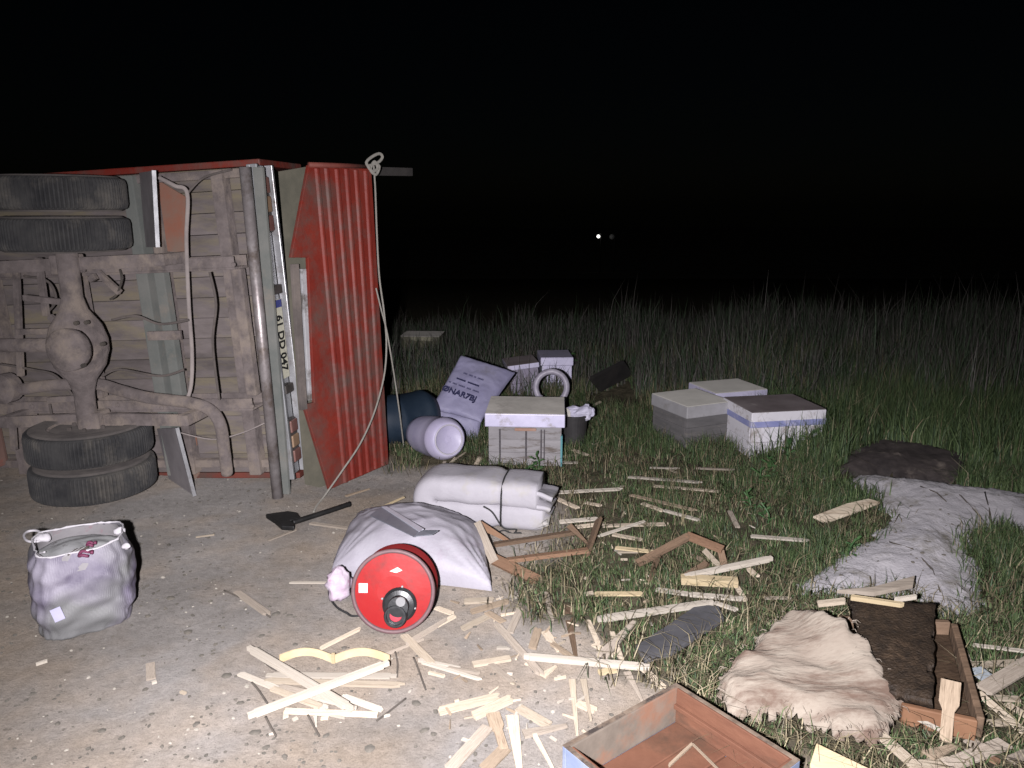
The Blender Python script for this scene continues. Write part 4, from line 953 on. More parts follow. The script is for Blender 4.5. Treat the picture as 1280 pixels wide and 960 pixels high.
# debris between the drum and the blue box
strips([(588, 766, 637, 752, .032, P_), (577, 787, 612, 770, .032, P_), (609, 766, 629, 778, .03, P_, 'plain', .012), (580, 753, 618, 751, .035, P_),
        (626, 770, 645, 767, .012, W_), (637, 792, 651, 761, .030, G_), (591, 832, 638, 824, .030, W_), (621, 811, 634, 811, .012, W_), (665, 812, 673, 787, .032, P_),
        (681, 790, 699, 815, .032, P_, 'hoffman'), (505, 795, 541, 832, .030, P_), (524, 826, 576, 836, .018, W_), (528, 829, 602, 851, .014, W_), (536, 842, 556, 847, .012, W_),
        (678, 846, 696, 834, .032, P_), (540, 786, 570, 770, .026, P_), (545, 760, 566, 768, .03, P_), (400, 812, 452, 786, .018, P_), (362, 729, 411, 729, .012, W_),
        (508, 806, 560, 775, .022, P_, 'split'), (612, 830, 640, 852, .02, G_), (560, 836, 600, 843, .012, P_)],
       'on gravel between red drum and blue box', 'strips on the gravel behind the blue box')
tag(strip_obj(G(621, 782, .002), G(678, 847, .003), .026, .012, G_, 'split'), 'long greyish strip pointing from the sack to the long cream bar', 'wood strip')
tag(strip_obj(G(655, 823, .016), G(812, 837, .022), .024, .018, W_, 'lug'), 'long cream bar lying across the gravel and grass edge behind the blue box', 'wood strip')
strips([(548, 890, 626, 871, .042, W_, 'split'), (591, 897, 641, 874, .040, W_, 'split'), (563, 962, 610, 910, .040, P_, 'plain'), (616, 893, 630, 938, .045, P_, 'hoffman'),
        (640, 896, 650, 975, .042, P_, 'taper'), (606, 962, 632, 936, .040, P_), (648, 886, 686, 908, .034, P_), (654, 919, 709, 909, .040, P_, 'taper'), (668, 920, 696, 972, .014, P_),
        (715, 850, 721, 920, .024, P_), (729, 851, 738, 902, .022, P_), (722, 880, 745, 890, .03, P_)],
       'on gravel by the blue box corner', 'strips by the blue box corner')
strips([(708, 757, 719, 822, .040, B_, 'taper'), (752, 822, 794, 778, .045, P_, 'taper', .01), (748, 842, 771, 838, .03, Y_), (784, 842, 802, 878, .026, P_), (735, 776, 748, 806, .02, P_), (742, 806, 772, 822, .026, P_), (765, 792, 780, 836, .018, P_),
        (806, 838, 830, 862, .028, P_), (690, 806, 716, 824, .02, P_), (683, 742, 690, 780, .02, G_)],
       'at the grass edge by the long cream bar', 'pieces at the grass edge')
# strips in the grass
strips([(785, 597, 878, 604, .030, W_, 'split', .03), (816, 608, 898, 615, .028, P_, 'plain', .03), (686, 617, 779, 612, .034, W_, 'split', .03), (693, 623, 722, 636, .030, P_, 'plain', .02),
        (788, 619, 871, 639, .034, P_, 'split', .025), (803, 630, 830, 640, .028, P_, 'split', .03), (830, 639, 873, 651, .024, W_, 'plain', .03), (732, 629, 752, 633, .026, P_, 'split', .02),
        (812, 585, 850, 586, .02, W_, 'split', .03), (870, 586, 918, 588, .02, P_, 'split', .03), (832, 586, 848, 592, .016, P_), (912, 640, 922, 660, .024, G_, 'plain', .02)],
       'in grass below the slate hive', 'strips in the grass by the hives')
strips([(699, 653, 748, 649, .036, W_, 'split', .035), (713, 660, 748, 656, .036, P_, 'plain', .02), (753, 658, 831, 656, .030, W_, 'plain', .02), (748, 671, 806, 652, .022, W_, 'lug', .03, .055), (766, 669, 803, 676, .030, P_, 'split', .015),
        (772, 690, 800, 690, .03, P_, 'split', .01)],
       'heaped beyond the broken brown frame', 'strips behind the broken frame')
strips([(769, 685, 822, 691, .034, Y_, 'split', .02), (743, 743, 804, 743, .036, Y_, 'split', .03)], 'in grass by the angled frame', 'yellow pieces in the grass')
tag(strip_obj(G(851, 728, .03), G(922, 732, .03), .045, .03, Y_, 'plain'), 'thick cream yellow block beneath the pinkish white bar', 'wood block')
tag(strip_obj(G(856, 723, .045), G(965, 700, .075), .030, .018, W_, 'lug'), 'pinkish white bar with a notched end resting on the cream block', 'wood strip')
tag(strip_obj(G(747, 777, .02), G(891, 756, .03), .026, .020, W_, 'lug'), 'long white bar lying in the grass by the dark plank', 'wood strip')
strips([(820, 738, 862, 744, .03, W_, 'split', .02), (862, 744, 930, 750, .034, W_, 'split', .02), (893, 754, 922, 764, .024, W_, 'split', .02), (938, 671, 1012, 677, .028, W_, 'split', .04), (920, 733, 932, 752, .02, P_, 'plain', .01), (935, 712, 946, 722, .03, P_), (866, 694, 880, 702, .03, P_, 'plain', .02), (955, 748, 990, 748, .022, P_, 'split', .02),
        (770, 688, 776, 694, .02, W_), (730, 744, 742, 742, .02, W_, 'split', .02)],
       'half covered by grass near the cream block', 'strips in the deep grass')
# broken brown hive frame
fr = thing('broken_hive_frame', G(660, 700), 'broken brown hive frame with two rails, propped against the white sack', 'hive frame')
def fp(x1, y1, z1, x2, y2, z2, w, t, mat, kind, nm, roll=0, par=None): return strip_obj(G(x1, y1, z1), G(x2, y2, z2), w, t, mat, kind, roll, nm, par)
fp(597, 655, .13, 618, 702, .06, .042, .014, G_, 'plain', 'end_bar', .5, fr); fp(600, 656, .11, 638, 678, .06, .040, .012, O_, 'taper', 'end_bar', 1.0, fr)
fp(617, 700, .05, 672, 727, .015, .050, .016, O_, 'plain', 'end_bar', .45, fr); fp(618, 683, .06, 722, 667, .06, .026, .018, B_, 'plain', 'rail', 0, fr)
fp(634, 703, .05, 735, 690, .05, .028, .018, O_, 'plain', 'rail', 0, fr); fp(750, 650, .10, 734, 696, .03, .040, .014, B_, 'plain', 'end_bar', .8, fr); fp(712, 658, .09, 734, 680, .05, .030, .012, B_, 'taper', 'end_bar', .6, fr)
# angled brown frame
fr2 = thing('angled_hive_frame', G(850, 710), 'grey brown hive frame broken into an angle, standing up in the grass', 'hive frame')
fp(797, 706, .03, 861, 672, .13, .034, .018, B_, 'plain', 'top_bar', .3, fr2); fp(858, 671, .13, 903, 689, .10, .038, .018, O_, 'plain', 'top_bar', .3, fr2); fp(900, 688, .10, 906, 712, .02, .030, .012, B_, 'plain', 'side_bar', .5, fr2)
fp(879, 688, .09, 902, 712, .02, .022, .012, P_, 'plain', 'side_bar', .3, fr2); fp(824, 694, .06, 812, 730, .0, .030, .012, B_, 'taper', 'side_bar', .6, fr2); fp(853, 724, .02, 884, 705, .06, .028, .012, B_, 'plain', 'side_bar', .2, fr2)
# boards
def slab_obj(px, z, t, mat, name, label, cat, zs=None, blk=True):
    pts = [G(x, y, (zs[i] if zs else z)) for i, (x, y) in enumerate(px)]
    o = MB().prism(pts, (0, 0, t)).build(name, mat, base=(pts[0].x, pts[0].y, 0), bevel=.004); tag(o, label, cat)
    if blk: block(pts)
    return o
slab_obj([(795, 812), (806, 830), (838, 822), (905, 778), (898, 763), (872, 760), (835, 786)], .02, .02, M('slate_board', (.035, .035, .038), (.065, .064, .068), 6, .8, .5, 25, c3=(.11, .105, .10), s3=6, t3=(.58, .72)), 'dark_plank', 'dark slate grey plank lying in the grass beside the blue box', 'plank')
slab_obj([(1016, 648), (1032, 655), (1075, 640), (1100, 630), (1085, 626), (1058, 632)], .04, .014, P_, 'split_board', 'weathered beige split board at the edge of the powder heap', 'board')
slab_obj([(1045, 742), (1090, 738), (1143, 724), (1141, 736), (1092, 746)], .105, .018, wood_grey, 'grey_stick', 'grey rounded stick lying on the powder heap', 'stick', blk=False)
slab_obj([(495, 464), (560, 462), (556, 480), (498, 480)], .012, .02, M('old_board', (.12, .115, .08), (.17, .16, .11), 5, .85, .3, 20), 'old_board', 'dull olive board lying behind the blue barrel', 'board', blk=False)
slab_obj([(497, 478), (533, 472), (534, 475), (497, 482)], .034, .012, W_, 'white_lath', 'short white lath on the olive board behind the barrel', 'lath', blk=False)
slab_obj([(498, 484), (545, 480), (540, 496), (510, 502)], .012, .015, M('board_rust', (.16, .08, .045), (.22, .12, .07), 5, .85, .3, 20), 'brown_board', 'rusty brown board between the olive board and the barrel', 'board', blk=False)
strips([(745, 487, 790, 461, .02, P_, 'plain', .02), (735, 510, 752, 502, .03, P_, 'split', .03), (716, 563, 735, 570, .03, P_, 'split', .02), (703, 579, 722, 579, .03, W_, 'plain', .02), (700, 572, 725, 568, .03, P_), (740, 556, 760, 553, .025, P_, 'split', .02), (632, 487, 645, 474, .03, Y_, 'split', .05)],
       'in grass near the dark bucket or black board', 'chips by the bucket')
strips([(532, 600, 582, 566, .024, P_), (545, 604, 570, 572, .02, W_), (588, 596, 600, 572, .03, P_), (558, 592, 580, 596, .02, P_), (548, 598, 556, 578, .02, P_)],
       'in grass under the white barrel', 'strips under the barrel')
strips([(432, 621, 462, 612, .016, P_), (388, 655, 440, 662, .022, P_, 'split'), (335, 676, 372, 662, .02, G_), (465, 640, 505, 622, .014, Y_, 'plain', .05, .05)],
       'on gravel around the black axe', 'strips by the axe')
strips([(188, 830, 189, 850, .03, P_, 'plain'), (190, 855, 196, 853, .012, W_), (45, 832, 60, 827, .012, W_), (245, 672, 268, 669, .008, W_), (296, 741, 336, 770, .03, G_, 'split'), (480, 820, 530, 800, .012, G_), (226, 866, 232, 868, .01, W_)],
       'on open gravel near the woven bag', 'scraps on the open gravel', 'wood_scrap', 'wood scrap')
# right-hand corner around the comb tray
strips([(1087, 908, 1145, 960, .036, P_, 'plain', .04), (1186, 958, 1256, 930, .045, P_, 'plain', .03), (1145, 962, 1192, 956, .05, P_, 'plain', .02), (1229, 864, 1290, 828, .055, P_, 'plain', .06), (1222, 866, 1290, 925, .030, P_, 'plain', .03),
        (1160, 946, 1196, 934, .04, P_, 'taper', .03), (1243, 873, 1276, 875, .03, P_, 'split', .04), (1214, 832, 1290, 828, .035, P_, 'split', .03), (1236, 905, 1270, 903, .03, P_, 'plain', .02), (1200, 800, 1210, 826, .02, P_, 'plain', .04), (1216, 807, 1290, 816, .02, W_, 'split', .04),
        (1210, 925, 1228, 938, .04, G_, 'split', .02), (1258, 880, 1290, 900, .03, P_, 'split', .02), (1262, 952, 1290, 940, .03, P_, 'split', .02), (1192, 905, 1204, 920, .03, P_, 'split', .03), (1230, 945, 1250, 955, .03, wood_orange, 'split', .02), (1238, 858, 1262, 846, .03, G_, 'plain', .03)],
       'in grass around the comb tray', 'strips round the comb tray')
tag(strip_obj(G(1218, 838, .04), G(1243, 856, .04), .05, .012, M('wood_bluegrey', (.20, .23, .25), (.28, .30, .32), 5, .8, .3, 20), 'plain'), 'blue grey painted board end beside the comb tray', 'board')
tag(strip_obj(G(1189, 852, .16), G(1182, 928, .03), .055, .014, wood_tan, 'hoffman', .1), 'short pale bar propped upright against the comb tray', 'wood strip')
tag(strip_obj(G(1136, 895, .02), G(1180, 917, .02), .05, .014, W_, 'plain', -.5), 'white edged board leaning at the foot of the comb tray', 'board')
slab_obj([(1020, 934), (1040, 944), (1090, 968), (1030, 975), (1012, 960)], .06, .016, Y_, 'yellow_board', 'cream yellow board in the grass against the blue box', 'board')

# comb tray: an open shallow box with dark comb, and a dark comb slab on it
def comb_tray():
    q = [G(1044, 772, .10), G(1192, 778, .13), G(1227, 902, .10), G(1122, 880, .06)]
    t = thing('comb_tray', G(1130, 830), 'brown wooden hive tray full of blackened comb lying in the grass', 'hive tray'); block(q)
    c = sum(q, Vector()) / 4; ins = [c + (p - c) * .9 for p in q]
    comb = M('comb_brown', (.05, .030, .018), (.10, .062, .036), 14, .7, .7, 60, bdist=.008)
    base = [p - Vector((0, 0, .035)) for p in ins]; MB().prism(base, (0, 0, -.02)).build('tray_floor', comb, t)
    for i in range(4):
        a, b = q[i], q[(i + 1) % 4]; inn = (c - (a + b) / 2); inn.z = 0; inn.normalize(); d = (b - a).normalized()
        a2, b2 = a + d * .013, b - d * .013
        MB().bar(a2 - Vector((0, 0, .03)), b2 - Vector((0, 0, .03)), inn * .011, Vector((0, 0, .035))).build('tray_side', (wood_brown, wood_brown, M('tray_orange', (.30, .15, .08), (.42, .22, .12), 6, .75, .4, 20), wood_brown)[i], t, bevel=.004)
    # legs of soil-dark debris under it
    q2 = [G(1060, 749, .15), G(1168, 756, .16), G(1166, 880, .11), G(1090, 858, .08)]
    def top(u, v):
        p = (q2[0] * (1 - u) + q2[1] * u) * (1 - v) + (q2[3] * (1 - u) + q2[2] * u) * v
        e = min(u, 1 - u, v, 1 - v); p = p + Vector((nz(v * 9, u, 3) * .012 * (u < .05 or u > .95), nz(u * 9, v, 4) * .014 * (v < .05 or v > .95), 0))
        p.z += .006 * nz(p.x * 9, p.y * 9, 1) + .003 * nz(p.x * 70, p.y * 70, 2) + (.0 if e > .03 else -.008); return p
    s_ = MB().grid(top, 48, 48).build('comb_slab', M('comb_black', (.022, .015, .010), (.055, .036, .022), 30, .65, .9, 110, c3=(.10, .065, .04), s3=10, t3=(.58, .72), bdist=.008), base=(q2[0].x, q2[0].y, .08), smooth=True, solid=.03)
    tag(s_, 'blackened honeycomb slab lying on the brown hive tray', 'honeycomb')
    lt = strip_obj(G(1063, 749, .175), G(1130, 759, .175), .018, .016, wood_yellow, 'split'); tag(lt, 'broken yellow lath along the edge of the black comb slab', 'lath')
    lt = strip_obj(G(1118, 752, .18), G(1146, 748, .18), .014, .014, wood_white, 'split'); tag(lt, 'white splinter at the back of the black comb slab', 'splinter')
    lt = strip_obj(G(1022, 757, .07), G(1058, 753, .09), .03, .014, wood_pale, 'split'); tag(lt, 'pale chip of wood behind the fibre slab and the comb', 'wood chip')
comb_tray()

# matted fibre slab
fib = M('fibre', (.50, .41, .33), (.68, .59, .48), 5, .95, .9, 22, stretch=(.9, 3.0, 1.6), c3=(.30, .205, .155), s3=3.0, t3=(.50, .64), bdist=.010)
def fib_ridge(x, y):
    a = y * .85 + x * .45 + .22 * nz(x * 3, y * 3, 1); r = 1 - abs(math.sin(a * 26 + 2.5 * nz(x * 5, y * 5, 3)))
    return .006 * r * (.5 + nz(x * 4, y * 4, 8)) + .003 * nz(x * 40, y * 60, 2) + .030 * (.3 - abs(nz(x * 5 + y * 3, y * 8, 5))) + .014 * nz(x * 6, y * 8, 15)
FIB_PX = [(895, 846), (920, 818), (946, 800), (968, 774), (985, 769), (1012, 778), (1060, 794), (1108, 814), (1143, 832), (1132, 848), (1118, 858), (1110, 874), (1092, 884), (1062, 890), (1048, 906), (1036, 896), (985, 886), (940, 892), (905, 880)]
FIB_Z = .07
_G = G
sst = lambda t: (lambda q_: q_ * q_ * (3 - 2 * q_))(max(0, min(1, t)))
fpts = [(p.x, p.y) for p in (_G(x, y, FIB_Z + .11 * sst((x - 1000) / 120)) for x, y in FIB_PX)]
FX0, FX1 = G(1000, 830, .07).x, G(1120, 835, .16).x
mb = MB(); step = .011; xs = [p[0] for p in fpts]; ys = [p[1] for p in fpts]; idx = {}; vs_ = []; fs_ = []
for j in range(int((max(ys) - min(ys)) / step) + 8):
    for i in range(int((max(xs) - min(xs)) / step) + 8):
        x, y = min(xs) + (i - 4) * step, min(ys) + (j - 4) * step
        d = pdist(x, y, fpts); d = d if inpoly(x, y, fpts) else -d; d += .022 * nz(x * 16, y * 16, 4) + .012 * nz(x * 45, y * 45, 8)
        if d < -.004: continue
        k = min(1, max(d, 0) / .05); fold = .035 * math.exp(-(((x - .80) * .8 + (y - 2.55) * .6) / .05) ** 2)
        z = hgt(x, y) + .035 + .065 * k ** .6 + .12 * sst((x - FX0) / (FX1 - FX0)) * sst((y - 2.12) / .3) + (fib_ridge(x, y) + .02 * nz(x * 3, y * 3, 9)) * k
        idx[(i, j)] = len(vs_); vs_.append((x, y, z))
for (i, j), a in idx.items():
    q = [(i, j), (i + 1, j), (i + 1, j + 1), (i, j + 1)]
    if all(k in idx for k in q): fs_.append(tuple(idx[k] for k in q))
mb.add(vs_, fs_); block(fpts)
fo = mb.build('fibre_slab', fib, base=(fpts[0][0], fpts[0][1], 0), smooth=True, solid=.03); fo.modifiers['solid'].offset = -1
fm = MB(); fr_ = random.Random(9)
for _ in range(160):                                                  # loose fibres teased out along the torn edge
    i = fr_.randrange(len(fpts)); a_, b_ = Vector(fpts[i]), Vector(fpts[(i + 1) % len(fpts)]); p2 = a_.lerp(b_, fr_.random()); c2 = Vector((sum(xs) / len(xs), sum(ys) / len(ys)))
    p2 = p2 + (c2 - p2) * fr_.uniform(0, .5) ** 1.5; o2 = (p2 - c2).normalized(); s2 = Vector((-o2.y, o2.x)) * fr_.uniform(-1, 1)
    zt = hgt(p2.x, p2.y) + .06 + .12 * sst((p2.x - FX0) / (FX1 - FX0)) * sst((p2.y - 2.12) / .3) + .02
    L2 = fr_.uniform(.012, .03); q0 = Vector((p2.x, p2.y, zt)); q1 = q0 + Vector((o2.x + s2.x, o2.y + s2.y, fr_.uniform(-.3, .5))) * L2 * .5; q2_ = q1 + Vector((o2.x * .6 + s2.x, o2.y * .6 + s2.y, -.8)) * L2 * .5
    fm.tube([q0, q1, q2_], [.0016, .0012, .0005], 3, cap=False)
fz = fm.build('loose_fibres', fib, fo, base=Vector(fo['_o'])); fz['kind'] = 'stuff'
tag(fo, 'torn slab of matted beige fibre lying in the grass between box and comb', 'fibre slab')

# charred mat behind the powder
mat_m = M('charred', (.022, .018, .018), (.055, .045, .042), 9, .85, .7, 50, c3=(.12, .10, .085), s3=6, t3=(.58, .7), bdist=.008)
mp_ = [(1040, 592), (1062, 572), (1092, 552), (1120, 556), (1160, 562), (1212, 572), (1206, 588), (1184, 606), (1150, 602), (1100, 596)]
mpt = [(p.x, p.y) for p in (G(x, y, .06) for x, y in mp_)]
mb, _ = heap('charred_mat', mp_, .045, .6, mat_m, .022, .03, .012, .012); block(mpt)
cm_ = mb.build('charred_mat', mat_m, base=G(1120, 590), smooth=True); tag(cm_, 'crumpled dark charred mat lying behind the powder heap', 'mat')
MB().tube(smooth_path([G(1150, 606, .03), G(1180, 608, .03), G(1195, 598, .04), G(1208, 582, .04)]), .006, 8).build('mat_hem', M('hem', (.07, .055, .045), (.11, .085, .07), 8, .9), cm_, base=Vector(cm_['_o']), smooth=True)

# blue box in the foreground
def blue_box():
    zt = .15
    bk, lf, rg = G(845, 853, zt), G(703, 932, zt), G(1020, 936, zt)
    U = lf - bk; U.z = 0; V = rg - bk; V.z = 0; lu = U.length; U.normalize(); V = (V - U * V.dot(U)); lv = V.length; V.normalize()
    o = Vector((bk.x, bk.y, hgt(bk.x, bk.y))); Z = Vector((0, 0, 1))
    def bx(u0, u1, v0, v1, z0, z1): return MB().box(o + U * (u0 + u1) / 2 + V * (v0 + v1) / 2 + Z * (z0 + z1) / 2, U * (u1 - u0) / 2, V * (v1 - v0) / 2, Z * (z1 - z0) / 2)
    t = thing('open_hive_box', o + U * lu / 2 + V * lv / 2, 'open wooden hive box, blue outside and terracotta inside, lying in front of the debris', 'box')
    block([o - U * .02 - V * .02, o + U * (lu + .02) - V * .02, o + U * (lu + .02) + V * (lv + .02), o - U * .02 + V * (lv + .02)])
    blue = M('box_blue', (.24, .30, .46), (.34, .40, .56), 6, .65, .3, 25, c3=(.45, .46, .5), s3=8, t3=(.58, .7))
    inn = M('box_terracotta', (.13, .056, .034), (.19, .085, .05), 5, .7, .4, 20, stretch=(1, 1, 3), c3=(.09, .05, .032), s3=4, t3=(.5, .7))
    grim = M('box_grime', (.085, .07, .056), (.14, .115, .092), 7, .8, .5, 25, c3=(.16, .085, .055), s3=4, t3=(.5, .64))
    edge = M('box_edge', (.12, .085, .06), (.26, .20, .15), 14, .8, .5, 40, c3=(.05, .04, .035), s3=9, t3=(.48, .6))
    w = .014
    for (a, m1, m2, nm) in ((('v', 0), blue, grim, 0), (('v', 1), blue, inn, 0), (('u', 0), blue, inn, 0), (('u', 1), blue, inn, 0)):
        ax_, far = a
        if ax_ == 'v':
            v0 = 0 if not far else lv - w; s_ = bx(0, lu, v0, v0 + w, 0, zt - .004)
            i0 = (v0 + w, v0 + w + .007) if not far else (v0 - .007, v0); li = bx(w + .0004, lu - w - .0004, i0[0], i0[1], .03, zt - .0006); e_ = bx(.0, lu, v0, v0 + w, zt - .004, zt)
        else:
            u0 = 0 if not far else lu - w; s_ = bx(u0, u0 + w, w + .0005, lv - w - .0005, 0, zt - .004)
            i0 = (u0 + w, u0 + w + .007) if not far else (u0 - .007, u0); li = bx(i0[0], i0[1], w + .0075, lv - w - .0075, .03, zt - .0006); e_ = bx(u0, u0 + w, w + .0005, lv - w - .0005, zt - .004, zt)
        s = s_.build('side_wall', m1, t, bevel=.002); li.build('side_lining', m2, s, bevel=.002); e_.build('top_edge', edge, s, bevel=.001)
    n = 4
    for k in range(n):
        h = (lv - 2 * w - .018) / n
        bx(w + .008, lu - w - .008, w + .009 + k * h + .0015, w + .009 + (k + 1) * h - .0015, .022, .036 + .002 * (k % 2)).build('floor_board', inn, t, bevel=.003)
    # inner ledge seen along the back
    bx(w + .008, w + .020, w + .009, lv - w - .009, .085, .10).build('ledge', inn, t, bevel=.002)
    for (u0, v0, u1, v1, wd) in ((.07, .13, .20, .15, .012), (.07, .13, .10, .26, .008), (.12, .30, .16, .31, .012)):
        A, B = o + U * u0 + V * v0 + Z * .041, o + U * u1 + V * v1 + Z * .041
        tag(strip_obj(A, B, wd * .7, .006, wood_tan, 'split', 0, 'wood_splinter'), 'pale wood splinter lying inside the blue hive box', 'splinter', 'splinters inside the blue box')
blue_box()

# small pale splinters strewn where the frames burst
def splinters():
    r_ = random.Random(77)
    for (x0, x1, y0, y1, n, place, grp) in ((545, 735, 745, 935, 46, 'pale splinter strewn on the gravel between sack and blue box', 'splinters on the gravel'),
                                           (690, 960, 600, 790, 40, 'pale splinter caught in the grass among the loose strips', 'splinters in the grass'),
                                           (1150, 1270, 800, 950, 22, 'pale splinter lying by the comb tray', 'splinters by the comb tray')):
        k = 0
        while k < n:
            p = G(r_.uniform(x0, x1), r_.uniform(y0, y1), .004)
            if any(inpoly(p.x, p.y, b) for b in BLOCK): continue
            a = r_.uniform(0, 3.14); L2 = r_.uniform(.015, .05); d = Vector((math.cos(a), math.sin(a), r_.uniform(-.05, .1))) * L2
            tag(strip_obj(p, p + d, r_.uniform(.004, .012), r_.uniform(.003, .006), r_.choice((W_, P_, P_, wood_tan)), r_.choice(('split', 'taper')), r_.uniform(-.3, .3), 'wood_splinter'), place, 'splinter', grp); k += 1
splinters()
# ------------------------------------------------------------------ grass (uncountable), reeds, lamps far away
nr = np.random.default_rng(11); rg = random.Random(17)
gm = M('grass', (.1,) * 3, attr='col', rough=.6, bump=0, spec=.25)
BB = [(min(p[0] for p in b), max(p[0] for p in b), min(p[1] for p in b), max(p[1] for p in b), b) for b in BLOCK]
def blocked(x, y):
    for x0, x1, y0, y1, b in BB:
        if x0 <= x <= x1 and y0 <= y <= y1 and inpoly(x, y, b): return True
    for b in EDGES:
        if abs(x - b[0][0]) < 2.2 and abs(y - b[0][1]) < 2.2 and inpoly(x, y, b):
            d = pdist(x, y, b)
            if d > .11 or rg.random() > .5 * (1 - d / .11) : return True
    return False
def blades(name, roots, H, lean, wid, cols, seg, label, curl=.6):
    """roots Nx3; tapered bent blades in one mesh"""
    n = len(roots); roots = np.array(roots); H = np.array(H); lean = np.array(lean); wid = np.array(wid); cols = np.array(cols)
    az = nr.uniform(0, 2 * np.pi, n); d = np.stack([np.cos(az), np.sin(az), np.zeros(n)], 1)
    fa = az + np.pi / 2 + nr.uniform(-.9, .9, n); s = np.stack([np.cos(fa), np.sin(fa), np.zeros(n)], 1)
    rows = []
    for k in range(seg + 1):
        t = k / seg; a = lean * (t ** 1.6) * (1 + curl * t)
        p = roots + d * (H * a * t)[:, None] + np.array([0, 0, 1]) * (H * t * np.sqrt(np.maximum(.05, 1 - (a * .75) ** 2)))[:, None]
        w = wid * (1 - t ** 1.7) * .5
        if k < seg: rows += [p - s * w[:, None], p + s * w[:, None]]
        else: rows += [p]
    V = np.stack(rows, 1); per = V.shape[1]; V = V.reshape(-1, 3)
    base = np.arange(n)[:, None] * per
    quads = np.concatenate([base + np.array([2 * k, 2 * k + 1, 2 * k + 3, 2 * k + 2]) for k in range(seg - 1)], 0) if seg > 1 else np.zeros((0, 4), int)
    tris = base + np.array([2 * seg - 2, 2 * seg - 1, 2 * seg])
    me = bpy.data.meshes.new(name); nq, ntr = len(quads), len(tris)
    me.vertices.add(len(V)); me.vertices.foreach_set('co', V.astype(np.float32).ravel())
    me.loops.add(nq * 4 + ntr * 3); me.loops.foreach_set('vertex_index', np.concatenate([quads.ravel(), tris.ravel()]).astype(np.int32))
    me.polygons.add(nq + ntr); me.polygons.foreach_set('loop_start', np.concatenate([np.arange(nq) * 4, nq * 4 + np.arange(ntr) * 3]).astype(np.int32))
    me.update(calc_edges=True); me.validate()
    ca = me.color_attributes.new('col', 'FLOAT_COLOR', 'POINT'); cc = np.repeat(np.concatenate([cols, np.ones((n, 1))], 1), per, 0); ca.data.foreach_set('color', cc.astype(np.float32).ravel())
    me.materials.append(gm); o = bpy.data.objects.new(name, me); col.objects.link(o); tag(o, label, 'grass', None, 'stuff'); return o
GREEN = [(.042, .070, .026), (.060, .094, .036), (.080, .115, .046), (.100, .135, .058), (.052, .080, .042)]
DRY = [(.20, .17, .10), (.27, .23, .15), (.14, .115, .07), (.10, .085, .055)]
def pick(dry):
    c = rg.choice(DRY) if rg.random() < dry else rg.choice(GREEN); k = rg.uniform(.8, 1.2); return (c[0] * k, c[1] * k, c[2] * k)
